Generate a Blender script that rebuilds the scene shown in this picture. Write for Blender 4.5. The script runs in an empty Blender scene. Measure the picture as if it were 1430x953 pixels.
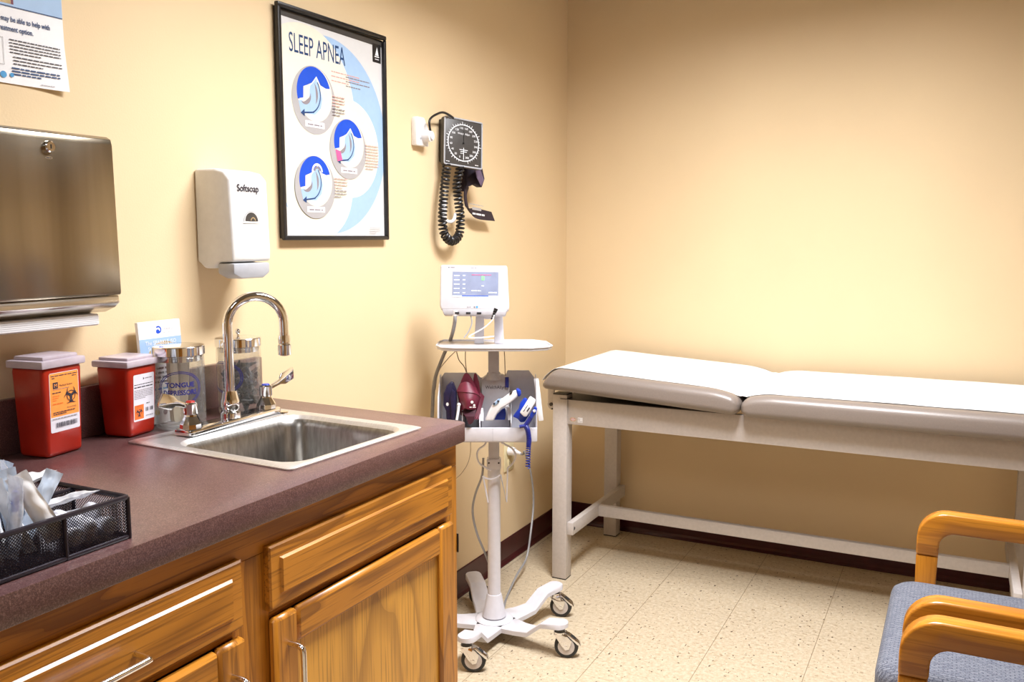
import bpy, bmesh, math, random
from mathutils import Vector, Matrix, Euler
random.seed(7)
PI = math.pi
sc = bpy.context.scene
COL = sc.collection

# ------------------------------------------------------------------ camera
CAM = Vector((1.614, 0.0, 1.335)); PITCH = math.radians(-6.716); YAW = math.radians(26.95); FPX = 1231.2
cd = bpy.data.cameras.new('camera'); cam = bpy.data.objects.new('camera', cd); COL.objects.link(cam)
cam.location = CAM; cam.rotation_euler = (PI/2 + PITCH, 0, YAW)
cd.sensor_width = 36; cd.lens = FPX/1430*36; cd.clip_start = 0.02
sc.camera = cam
# ------------------------------------------------------------------ world, lights, exposure
w = bpy.data.worlds.new('world'); sc.world = w; w.use_nodes = True
w.node_tree.nodes['Background'].inputs[0].default_value = (1, .95, .88, 1)
w.node_tree.nodes['Background'].inputs[1].default_value = 0.3
sc.view_settings.view_transform = 'Standard'; sc.view_settings.look = 'None'
sc.view_settings.exposure = 0.0; sc.view_settings.gamma = 1; sc.view_settings.use_curve_mapping = False
def area_light(name, loc, sx, sy, power, col, spread=180, rot=(0, 0, 0)):
    l = bpy.data.lights.new(name, 'AREA'); l.shape = 'RECTANGLE'; l.size = sx; l.size_y = sy
    l.energy = power; l.color = col; l.spread = math.radians(spread)
    o = bpy.data.objects.new(name, l); COL.objects.link(o); o.location = loc; o.rotation_euler = rot; return o
L_MAIN = area_light('ceiling_lamp_light', (1.12, 2.00, 2.645), 0.54, 1.14, 120, (.985, .99, 1.03), 172)
L_BACK = area_light('ceiling_lamp_light', (1.12, -0.75, 2.645), 0.54, 1.14, 22, (.985, .99, 1.03), 172)

# ------------------------------------------------------------------ node materials
MATS = {}
def base(name, col, rough=.5, metal=0, **kw):
    m = bpy.data.materials.new(name); m.use_nodes = True; MATS[name] = m
    b = m.node_tree.nodes['Principled BSDF']
    b.inputs['Base Color'].default_value = (*col, 1); b.inputs['Roughness'].default_value = rough
    b.inputs['Metallic'].default_value = metal
    for k, v in kw.items():
        b.inputs[k.replace('_', ' ')].default_value = v
    return m
def nd(m, t, **kw):
    n = m.node_tree.nodes.new(t)
    for k, v in kw.items(): setattr(n, k, v)
    return n
def lk(m, a, b): m.node_tree.links.new(a, b)
def coords(m, scale=(1, 1, 1), loc=(0, 0, 0), rot=(0, 0, 0)):
    tc = nd(m, 'ShaderNodeTexCoord'); mp = nd(m, 'ShaderNodeMapping')
    lk(m, tc.outputs['Object'], mp.inputs['Vector'])
    mp.inputs['Scale'].default_value = scale; mp.inputs['Location'].default_value = loc; mp.inputs['Rotation'].default_value = rot
    return mp.outputs['Vector']
def noise(m, vec, scale=5, detail=3, rough=.5, dist=0):
    n = nd(m, 'ShaderNodeTexNoise'); lk(m, vec, n.inputs['Vector'])
    n.inputs['Scale'].default_value = scale; n.inputs['Detail'].default_value = detail
    n.inputs['Roughness'].default_value = rough; n.inputs['Distortion'].default_value = dist
    return n.outputs['Fac']
def ramp(m, fac, stops, interp='LINEAR'):
    r = nd(m, 'ShaderNodeValToRGB'); r.color_ramp.interpolation = interp
    while len(r.color_ramp.elements) < len(stops): r.color_ramp.elements.new(.5)
    for e, (p, c) in zip(r.color_ramp.elements, stops): e.position = p; e.color = (*c, 1)
    lk(m, fac, r.inputs['Fac']); return r.outputs['Color']
def mth(m, op, a, b=None, c=None):
    n = nd(m, 'ShaderNodeMath', operation=op)
    for i, v in enumerate((a, b, c)):
        if v is None: continue
        if isinstance(v, (int, float)): n.inputs[i].default_value = v
        else: lk(m, v, n.inputs[i])
    return n.outputs[0]
def mix(m, fac, a, b, mode='MIX'):
    n = nd(m, 'ShaderNodeMix', data_type='RGBA', blend_type=mode)
    for k, v in ((0, fac), (6, a), (7, b)):
        if isinstance(v, tuple): n.inputs[k].default_value = (*v, 1)
        elif isinstance(v, (int, float)): n.inputs[k].default_value = v
        else: lk(m, v, n.inputs[k])
    return n.outputs[2]
def setcol(m, c): lk(m, c, m.node_tree.nodes['Principled BSDF'].inputs['Base Color'])
def bump(m, h, strength=.1, dist=.01):
    n = nd(m, 'ShaderNodeBump'); n.inputs['Strength'].default_value = strength; n.inputs['Distance'].default_value = dist
    lk(m, h, n.inputs['Height']); lk(m, n.outputs[0], m.node_tree.nodes['Principled BSDF'].inputs['Normal'])

def speckled(name, col, rough=.5, metal=0, amt=.12, scale=60, bs=0, **kw):
    """any painted or moulded surface: colour with a faint procedural unevenness"""
    m = base(name, col, rough, metal, **kw); v = coords(m)
    f = noise(m, v, scale, 3)
    setcol(m, ramp(m, f, [(.3, tuple(c*(1-amt) for c in col)), (.7, tuple(min(1, c*(1+amt*.5)) for c in col))]))
    if bs: bump(m, f, bs, .002)
    return m

WALLC = (.785, .61, .375)
wallm = base('wall_paint', WALLC, .75); v = coords(wallm); f = noise(wallm, v, 3, 4)
setcol(wallm, ramp(wallm, f, [(.3, tuple(c*.97 for c in WALLC)), (.7, WALLC)])); bump(wallm, noise(wallm, v, 240, 3), .12, .002)
ceilm = speckled('ceiling_tile', (.22, .20, .165), .9, amt=.1, scale=120, bs=.3)
basem = speckled('maroon_vinyl', (.055, .006, .010), .28, amt=.2, scale=20)
# floor tiles
floorm = base('vinyl_composition_tile', (.6, .5, .35), .32)
v = coords(floorm, loc=(-.031, -.0, 0)); TS = .3048
sx = nd(floorm, 'ShaderNodeSeparateXYZ'); lk(floorm, v, sx.inputs[0])
def seam(ax, off, wdt):
    t = mth(floorm, 'FRACT', mth(floorm, 'DIVIDE', mth(floorm, 'ADD', sx.outputs[ax], off), TS))
    return mth(floorm, 'LESS_THAN', mth(floorm, 'MINIMUM', t, mth(floorm, 'SUBTRACT', 1., t)), wdt)
s_ = mth(floorm, 'MAXIMUM', seam(0, 10*TS, .0040), mth(floorm, 'MULTIPLY', seam(1, 30*TS-3.0, .003), .5))
ff = noise(floorm, v, 75, 5, .75)
c = ramp(floorm, ff, [(.25, (.40, .31, .19)), (.5, (.58, .48, .335)), (.75, (.70, .62, .48))])
sp = noise(floorm, coords(floorm, scale=(1, .55, 1), rot=(0, 0, .5)), 95, 2, .5)
c = mix(floorm, ramp(floorm, sp, [(.665, (0, 0, 0)), (.70, (1, 1, 1))]), c, (.12, .08, .05))
sp2 = noise(floorm, coords(floorm, scale=(.6, 1, 1), loc=(3, 1, 0)), 60, 2, .5)
c = mix(floorm, ramp(floorm, sp2, [(.66, (0, 0, 0)), (.72, (.7, .7, .7))]), c, (.30, .20, .11))
c = mix(floorm, mth(floorm, 'MULTIPLY', s_, .75), c, (.22, .15, .08)); setcol(floorm, c)
bump(floorm, noise(floorm, v, 30, 2), .03, .002)

def wood(name, axis, dark=(.22, .076, .007), light=(.56, .225, .022), bands=9, rough=.32, seed=0, lat=7., lon=.85):
    m = base(name, light, rough); sc3 = [lat]*3; sc3[axis] = lon
    v = coords(m, scale=tuple(sc3), loc=(seed, seed*2, seed))
    f = noise(m, v, 1.0, 2, .5, .4)
    f = mth(m, 'FRACT', mth(m, 'MULTIPLY', f, bands))
    c1 = ramp(m, f, [(0, tuple(.6*d+.4*l for d, l in zip(dark, light))), (.10, light), (.62, tuple(.2*d+.8*l for d, l in zip(dark, light))), (.86, tuple(.75*d+.25*l for d, l in zip(dark, light))), (1, dark)])
    s3 = [210, 210, 210]; s3[axis] = 5
    p = noise(m, coords(m, scale=tuple(s3)), 1, 2, .6)
    c2 = mix(m, ramp(m, p, [(.36, (.8, .8, .8)), (.50, (0, 0, 0))]), c1, tuple(.8*d for d in dark))
    s4 = [1.5, 1.5, 1.5]; s4[axis] = .5
    c3 = mix(m, .25, c2, ramp(m, noise(m, coords(m, scale=tuple(s4)), 3, 2), [(.3, dark), (.7, light)]))
    setcol(m, c3); bump(m, p, .08, .001); return m
oakX = wood('oak_grain_across', 0); oakY = wood('oak_grain_along_front', 1, seed=3); oakZ = wood('oak_grain_upright', 2, seed=5)
oakP = wood('oak_veneer_cathedral', 2, bands=9, lat=3.6, lon=.9, seed=11, dark=(.34, .150, .017), light=(.70, .345, .045))
chw = wood('honey_beech', 0, dark=(.36, .125, .010), light=(.56, .22, .020), bands=4, rough=.25, seed=2)
chwz = wood('honey_beech_upright', 2, dark=(.36, .125, .010), light=(.56, .22, .020), bands=4, rough=.25, seed=4)
# laminate
lam = base('burgundy_laminate', (.12, .04, .04), .30, 0, Specular_IOR_Level=1.0)
v = coords(lam); n1 = noise(lam, v, 520, 3, .7)
c = ramp(lam, n1, [(.34, (.032, .011, .012)), (.5, (.100, .040, .040)), (.66, (.27, .16, .145))])
setcol(lam, mix(lam, .3, c, ramp(lam, noise(lam, v, 40, 3), [(.3, (.06, .020, .020)), (.7, (.12, .052, .050))])))
bump(lam, n1, .06, .001)
chrome = speckled('chrome', (.82, .82, .84), .07, 1, amt=.05, scale=15)
steel = base('brushed_stainless', (.62, .60, .56), .27, 1); v = coords(steel, scale=(8, 8, 400))
f = noise(steel, v, 1, 3); setcol(steel, ramp(steel, f, [(.3, (.55, .52, .47)), (.7, (.72, .69, .63))])); bump(steel, f, .04, .001)
steel2 = base('dispenser_stainless', (.40, .36, .30), .24, 1); v = coords(steel2, scale=(6, 14, .8)); f = noise(steel2, v, 1, 3)
setcol(steel2, ramp(steel2, f, [(.3, (.26, .22, .16)), (.7, (.44, .39, .31))])); bump(steel2, noise(steel2, coords(steel2, scale=(20, 20, 500)), 1, 2), .03, .001)
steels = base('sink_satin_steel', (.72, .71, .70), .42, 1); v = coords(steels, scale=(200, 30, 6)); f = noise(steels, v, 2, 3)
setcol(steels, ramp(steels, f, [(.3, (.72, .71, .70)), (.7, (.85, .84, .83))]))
bowlm = base('bowl_shaded_brushed_steel', (.30, .29, .27), .30, 1); v = coords(bowlm, scale=(60, 60, 12)); f = noise(bowlm, v, 2, 3)  # same sink steel, bowl's shade and dark reflections put into the colour
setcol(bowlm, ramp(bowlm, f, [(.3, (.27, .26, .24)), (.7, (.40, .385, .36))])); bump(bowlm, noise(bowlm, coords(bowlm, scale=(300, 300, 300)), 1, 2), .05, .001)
white = speckled('white_plastic', (.84, .84, .86), .35, amt=.04)
soapw = speckled('soap_white_plastic', (.80, .79, .76), .3, amt=.04)
greyp = speckled('grey_plastic', (.42, .43, .46), .35, amt=.05)
cartw = speckled('stand_white_enamel', (.64, .635, .68), .35, amt=.04)
cartg = speckled('stand_light_grey', (.46, .445, .47), .4, amt=.05)
tablew = speckled('table_frame_laminate', (.56, .51, .475), .45, amt=.06, scale=90)
vinyl = speckled('taupe_vinyl', (.235, .195, .168), .34, amt=.06, scale=300, bs=.12)
paper = speckled('exam_paper', (.92, .92, .93), .8, amt=.02, scale=12)
card = speckled('white_card', (.86, .86, .87), .6, amt=.02)
black = speckled('black_plastic', (.015, .014, .015), .35, amt=.3)
darkg = speckled('charcoal_face', (.055, .050, .046), .4, amt=.1)
rubber = speckled('black_rubber', (.02, .02, .02), .6, amt=.2)
redp = base('sharps_red_plastic', (.50, .022, .005), .28); v = coords(redp)
setcol(redp, ramp(redp, noise(redp, v, 12, 2), [(.3, (.30, .010, .002)), (.7, (.42, .017, .004))]))
redp.node_tree.nodes['Principled BSDF'].inputs['Subsurface Weight'].default_value = .15
redp.node_tree.nodes['Principled BSDF'].inputs['Subsurface Radius'].default_value = (.01, .002, .001)
lidp = speckled('frosted_lid_plastic', (.50, .43, .48), .25, amt=.1, scale=40)
def thin(name, tint, refl, rough, milky=0., mcol=(.9, .9, .92), scale=8, bs=.04):
    """thin clear sheet: straight transmission, fresnel reflection and a little haze"""
    m = base(name, tint, rough); nt = m.node_tree; out = nt.nodes['Material Output']; pb = nt.nodes['Principled BSDF']
    tr = nd(m, 'ShaderNodeBsdfTransparent'); tr.inputs[0].default_value = (*tint, 1)
    gl = nd(m, 'ShaderNodeBsdfGlossy'); gl.inputs['Roughness'].default_value = rough
    fr = nd(m, 'ShaderNodeLayerWeight'); fr.inputs[0].default_value = refl
    bm_ = nd(m, 'ShaderNodeBump'); bm_.inputs['Strength'].default_value = bs; bm_.inputs['Distance'].default_value = .003
    f = noise(m, coords(m), scale, 2); lk(m, f, bm_.inputs['Height'])
    for q in (gl, fr): lk(m, bm_.outputs[0], q.inputs['Normal'])
    mx = nd(m, 'ShaderNodeMixShader'); lk(m, mth(m, 'MULTIPLY_ADD', mth(m, 'POWER', fr.outputs['Facing'], 3.), .55, .05), mx.inputs[0]); lk(m, tr.outputs[0], mx.inputs[1]); lk(m, gl.outputs[0], mx.inputs[2])
    pb.inputs['Base Color'].default_value = (*mcol, 1); lk(m, bm_.outputs[0], pb.inputs['Normal'])
    m2 = nd(m, 'ShaderNodeMixShader'); m2.inputs[0].default_value = milky; lk(m, mx.outputs[0], m2.inputs[1]); lk(m, pb.outputs[0], m2.inputs[2])
    if milky > .2: lk(m, mth(m, 'MULTIPLY', f, milky*2), m2.inputs[0])
    lk(m, m2.outputs[0], out.inputs[0]); return m
glass = thin('jar_glass', (.97, .975, .97), 0.5, .03, .06, (.75, .74, .70))
clearp = thin('clear_wrap', (.93, .95, 1.0), 0.5, .12, .50, scale=70, bs=.6)
syr = speckled('packet_paper', (.80, .80, .81), .3, amt=.12, scale=30)
syr2 = speckled('packet_film_bluish', (.58, .67, .80), .22, amt=.25, scale=60, bs=.4)
ink = speckled('dark_print', (.03, .025, .04), .5, amt=.1)
navy_ink = speckled('navy_print', (.012, .05, .16), .5, amt=.1)
lettb = speckled('blue_glass_print', (.012, .016, .22), .5, amt=.1)
skyb = speckled('print_light_blue', (.34, .50, .72), .5, amt=.03)
cream = speckled('print_cream', (.76, .72, .60), .5, amt=.02)
ppage = speckled('poster_page', (.66, .66, .66), .4, amt=.02)
pgrey = speckled('print_grey', (.40, .385, .385), .5, amt=.03)
royal = speckled('print_royal_blue', (.0, .065, .55), .5, amt=.05)
pgrey2 = speckled('print_mid_grey', (.25, .22, .24), .5, amt=.03)
pink = speckled('print_pink', (.75, .10, .28), .5, amt=.05)
tan = speckled('print_tan', (.55, .38, .17), .5, amt=.4, scale=30)
pred = speckled('print_faint_red', (.62, .36, .34), .5, amt=.05)
orange = speckled('label_orange', (.95, .33, .06), .45, amt=.05)
orange2 = speckled('label_deep_orange', (.88, .17, .02), .45, amt=.05)
lilac = speckled('label_lilac_white', (.72, .70, .76), .45, amt=.04)
yell = speckled('print_yellow', (.8, .55, .1), .5, amt=.05)
teal = speckled('print_teal_blue', (.05, .30, .60), .5, amt=.05)
burg = speckled('burgundy_nylon', (.15, .012, .035), .5, amt=.3, scale=50, bs=.3)
burg_in = speckled('dark_burgundy_nylon', (.045, .006, .015), .5, amt=.3, scale=50)
navy = speckled('navy_nylon', (.018, .016, .055), .35, amt=.3, scale=50, bs=.3)
bluep = speckled('blue_plastic', (.01, .045, .42), .3, amt=.1)
darkb = speckled('dark_blue_cord', (.012, .02, .20), .35, amt=.1)
ivory = speckled('ivory_plastic', (.78, .68, .42), .4, amt=.05)
hose_g = speckled('grey_rubber_hose', (.30, .30, .31), .45, amt=.08)
wire_t = speckled('tan_wire', (.45, .36, .27), .5, amt=.1)
scr = base('screen_glass', (.22, .25, .34), .12); bs_ = scr.node_tree.nodes['Principled BSDF']
v = coords(scr); setcol(scr, ramp(scr, noise(scr, v, 15, 3), [(.3, (.17, .19, .27)), (.7, (.26, .29, .40))]))
bs_.inputs['Emission Color'].default_value = (.35, .42, .65, 1); bs_.inputs['Emission Strength'].default_value = .25
scw = base('screen_text', (.8, .85, .9), .3, 0, Emission_Strength=.5); scw.node_tree.nodes['Principled BSDF'].inputs['Emission Color'].default_value = (.8, .85, 1, 1)
scg = base('screen_green', (.2, .7, .2), .3, 0, Emission_Strength=.5); scg.node_tree.nodes['Principled BSDF'].inputs['Emission Color'].default_value = (.3, .9, .3, 1)
meshm = speckled('black_wire_mesh', (.018, .012, .02), .35, .3, amt=.2)
wstick = speckled('birch_stick', (.80, .70, .52), .6, amt=.1, scale=40)
fab = base('blue_grey_weave', (.2, .23, .3), .85)
v = coords(fab, rot=(0, 0, .0)); br = nd(fab, 'ShaderNodeTexBrick'); lk(fab, v, br.inputs['Vector'])
br.offset = .5; br.inputs['Scale'].default_value = 1; br.inputs['Brick Width'].default_value = .016; br.inputs['Row Height'].default_value = .006
br.inputs['Mortar Size'].default_value = .0016; br.inputs['Color1'].default_value = (.20, .215, .25, 1); br.inputs['Color2'].default_value = (.10, .112, .15, 1)
br.inputs['Mortar'].default_value = (.055, .062, .09, 1)
setcol(fab, mix(fab, ramp(fab, noise(fab, v, 350, 3), [(.4, (0, 0, 0)), (.7, (.5, .5, .5))]), br.outputs['Color'], (.27, .28, .31)))
bump(fab, noise(fab, v, 400, 2), .5, .002)

# ------------------------------------------------------------------ mesh builder
WM = {}   # world matrix of every empty / part that parents something
class MB:
    def __init__(s): s.bm = bmesh.new(); s.mats = []
    def mi(s, m):
        if m not in s.mats: s.mats.append(m)
        return s.mats.index(m)
    def _fin(s, faces, m, smooth):
        i = s.mi(m)
        for f in faces: f.material_index = i; f.smooth = smooth
    def box(s, lo, hi, m, bev=0, seg=2, M=None, taper=None):
        n0 = set(s.bm.faces); r = bmesh.ops.create_cube(s.bm, size=1); vs = r['verts']
        for v in vs:
            p = [lo[k] + (v.co[k]+.5)*(hi[k]-lo[k]) for k in range(3)]
            if taper and v.co.z < 0:   # (fraction) shrink at the bottom
                cx, cy = (lo[0]+hi[0])/2, (lo[1]+hi[1])/2
                p[0] = cx+(p[0]-cx)*taper; p[1] = cy+(p[1]-cy)*taper
            v.co = p
        if bev:
            es = list({e for v in vs for e in v.link_edges})
            bmesh.ops.bevel(s.bm, geom=es, offset=bev, segments=seg, affect='EDGES', profile=.5, clamp_overlap=True)
        fs = [f for f in s.bm.faces if f not in n0]
        if M: bmesh.ops.transform(s.bm, matrix=M, verts=list({v for f in fs for v in f.verts}))
        s._fin(fs, m, bool(bev)); return s
    def poly(s, pts, m, smooth=False):
        vs = [s.bm.verts.new(p) for p in pts]; f = s.bm.faces.new(vs); s._fin([f], m, smooth); return s
    def prism(s, pts, d, m, bev=0, seg=2, smooth=False):
        """closed outline pts (3d) pushed by vector d"""
        n0 = set(s.bm.faces); d = Vector(d)
        a = [s.bm.verts.new(p) for p in pts]; b = [s.bm.verts.new(Vector(p)+d) for p in pts]; n = len(pts)
        s.bm.faces.new(a[::-1]); s.bm.faces.new(b)
        for i in range(n): s.bm.faces.new((a[i], a[(i+1) % n], b[(i+1) % n], b[i]))
        fs = [f for f in s.bm.faces if f not in n0]
        bmesh.ops.recalc_face_normals(s.bm, faces=fs)
        if bev:
            es = [e for e in {e for f in fs for e in f.edges} if e.calc_face_angle(0) > .6]
            bmesh.ops.bevel(s.bm, geom=es, offset=bev, segments=seg, affect='EDGES', profile=.5, clamp_overlap=True)
        fs = [f for f in s.bm.faces if f not in n0]
        s._fin(fs, m, smooth or bool(bev)); return s
    def cyl(s, a, b, r, m, r2=None, n=20, cap=True, smooth=True):
        a, b = Vector(a), Vector(b); r2 = r if r2 is None else r2
        return s.loft([(a, r), (b, r2)], (b-a).normalized(), m, n, cap, smooth)
    def loft(s, rings, ax, m, n=24, cap=True, smooth=True):
        ax = Vector(ax).normalized(); t = Vector((0, 0, 1)) if abs(ax.z) < .9 else Vector((1, 0, 0))
        u = ax.cross(t).normalized(); w_ = ax.cross(u); R = []; fs = []
        for p, r in rings:
            p = Vector(p); R.append([s.bm.verts.new(p+(u*math.cos(2*PI*i/n)+w_*math.sin(2*PI*i/n))*max(r, 1e-5)) for i in range(n)])
        for A, B in zip(R, R[1:]):
            for i in range(n): fs.append(s.bm.faces.new((A[i], A[(i+1) % n], B[(i+1) % n], B[i])))
        caps = []
        if cap: caps = [s.bm.faces.new(R[0][::-1]), s.bm.faces.new(R[-1])]
        bmesh.ops.recalc_face_normals(s.bm, faces=fs+caps)
        s._fin(fs, m, smooth); s._fin(caps, m, False); return s
    def lathe(s, prof, c, m, n=32, cap=False):
        return s.loft([(Vector(c)+Vector((0, 0, z)), r) for r, z in prof], (0, 0, 1), m, n, cap)
    def tube(s, pts, r, m, n=10, cap=True, sec=None, closed=False):
        """sweep a circle (or a section of (a,b) pairs) along pts"""
        pts = [Vector(p) for p in pts]; R = []; fs = []
        rr = r if isinstance(r, (list, tuple)) else [r]*len(pts)
        up = None
        for i, p in enumerate(pts):
            if closed: t = (pts[(i+1) % len(pts)]-pts[i-1])
            else: t = pts[min(i+1, len(pts)-1)]-pts[max(i-1, 0)]
            t.normalize()
            if up is None:
                up = Vector((0, 0, 1)) if abs(t.z) < .9 else Vector((0, 1, 0))
            u = t.cross(up); u = u.normalized() if u.length > 1e-6 else t.orthogonal().normalized()
            up = u.cross(t).normalized()
            if sec: ring = [p+u*a+up*b for a, b in sec]
            else: ring = [p+(u*math.cos(2*PI*k/n)+up*math.sin(2*PI*k/n))*rr[i] for k in range(n)]
            R.append([s.bm.verts.new(q) for q in ring])
        k = len(R[0]); prs = list(zip(R, R[1:]))
        if closed: prs.append((R[-1], R[0]))
        for A, B in prs:
            for i in range(k): fs.append(s.bm.faces.new((A[i], A[(i+1) % k], B[(i+1) % k], B[i])))
        if cap and not closed: fs += [s.bm.faces.new(R[0][::-1]), s.bm.faces.new(R[-1])]
        bmesh.ops.recalc_face_normals(s.bm, faces=fs); s._fin(fs, m, True); return s
    def grid(s, P, m, smooth=True, thick=0):
        """P[i][j] points; optional thickness along z-averaged normals"""
        P = [[Vector(p) for p in row] for row in P]; n, m_ = len(P), len(P[0])
        V = [[s.bm.verts.new(p) for p in row] for row in P]; fs = []
        for i in range(n-1):
            for j in range(m_-1): fs.append(s.bm.faces.new((V[i][j], V[i+1][j], V[i+1][j+1], V[i][j+1])))
        if thick:
            W = []
            for i in range(n):
                row = []
                for j in range(m_):
                    a = P[min(i+1, n-1)][j]-P[max(i-1, 0)][j]; c = P[i][min(j+1, m_-1)]-P[i][max(j-1, 0)]
                    row.append(s.bm.verts.new(P[i][j]-a.cross(c).normalized()*thick))
                W.append(row)
            for i in range(n-1):
                for j in range(m_-1): fs.append(s.bm.faces.new((W[i][j+1], W[i+1][j+1], W[i+1][j], W[i][j])))
            for i in range(n-1):
                for j in (0, m_-1): fs.append(s.bm.faces.new((V[i][j], V[i+1][j], W[i+1][j], W[i][j])))
            for j in range(m_-1):
                for i in (0, n-1): fs.append(s.bm.faces.new((V[i][j], V[i][j+1], W[i][j+1], W[i][j])))
            bmesh.ops.recalc_face_normals(s.bm, faces=fs)
        s._fin(fs, m, smooth); return s
    def sphere(s, c, r, m, sc3=(1, 1, 1), M=None, n=16):
        n0 = set(s.bm.faces); q = bmesh.ops.create_uvsphere(s.bm, u_segments=n, v_segments=n//2+2, radius=1)
        for v in q['verts']:
            p = Vector((v.co.x*sc3[0]*r, v.co.y*sc3[1]*r, v.co.z*sc3[2]*r)); v.co = (M @ p if M else p)+Vector(c)
        s._fin([f for f in s.bm.faces if f not in n0], m, True); return s
    def build(s, name, parent=None, local=False, auto=True):
        me = bpy.data.meshes.new(name)
        s.bm.to_mesh(me); s.bm.free()
        for m in s.mats: me.materials.append(m)
        if parent is not None and not local: me.transform(WM[parent.name].inverted())
        o = bpy.data.objects.new(name, me); COL.objects.link(o)
        if parent is not None: o.parent = parent; WM[o.name] = WM[parent.name].copy()
        else: WM[o.name] = Matrix.Identity(4)
        if auto and any(p.use_smooth for p in me.polygons):
            try: me.set_sharp_from_angle(angle=math.radians(38))
            except Exception: pass
        return o
def fine(G, n=5):
    """smooth a coarse point grid into a fine one"""
    rows = [bez(r, n) for r in G]; return [list(c) for c in zip(*[bez(list(col), n) for col in zip(*rows)])]
def pivot(o, loc):
    """move a top-level mesh's origin to its base"""
    o.data.transform(Matrix.Translation(-Vector(loc))); o.location = loc; WM[o.name] = Matrix.Translation(loc); return o
def tag(o, label, cat, group=None):
    o['label'] = label; o['category'] = cat
    if group: o['group'] = group
    return o
def thing(name, label, cat, loc=(0, 0, 0), rz=0, group=None):
    o = bpy.data.objects.new(name, None); COL.objects.link(o); o.location = loc; o.rotation_euler = (0, 0, rz)
    o.empty_display_size = .05
    WM[o.name] = Matrix.Translation(loc) @ Matrix.Rotation(rz, 4, 'Z'); return tag(o, label, cat, group)
def struct(o): o['kind'] = 'structure'; return o
def copy_tree(o, parent=None):
    c = o.copy(); COL.objects.link(c)
    if parent is not None: c.parent = parent
    for ch in list(o.children): copy_tree(ch, c)
    return c
def bez(pts, n=10):
    """smooth curve through points (Catmull-Rom)"""
    P = [Vector(p) for p in pts]; P = [P[0]*2-P[1]]+P+[P[-1]*2-P[-2]]; out = []
    for i in range(1, len(P)-2):
        a, b, c_, d = P[i-1:i+3]
        for k in range(n):
            t = k/n; out.append(.5*((2*b)+(c_-a)*t+(2*a-5*b+4*c_-d)*t*t+(-a+3*b-3*c_+d)*t**3))
    out.append(P[-2]); return out
def rrect(x0, x1, y0, y1, r, n=5):
    o = []
    for cx, cy, a0 in ((x1-r, y1-r, 0), (x0+r, y1-r, PI/2), (x0+r, y0+r, PI), (x1-r, y0+r, 1.5*PI)):
        for k in range(n+1):
            a = a0+PI/2*k/n; o.append((cx+r*math.cos(a), cy+r*math.sin(a)))
    return o
# camera ray helpers: where a line of sight meets a real plane of the room
_F = Vector((-math.sin(YAW)*math.cos(PITCH), math.cos(YAW)*math.cos(PITCH), math.sin(PITCH)))
_R = Vector((math.cos(YAW), math.sin(YAW), 0)); _U = _R.cross(_F)
def ray(px, py): return _F+_R*((px-715)/FPX)-_U*((py-476.5)/FPX)
def on(px, py, p, n):
    d = ray(px, py); n = Vector(n); return CAM+d*((Vector(p)-CAM).dot(n)/d.dot(n))
def wl(px, py, x=0.): return on(px, py, (x, 0, 0), (1, 0, 0))

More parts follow.
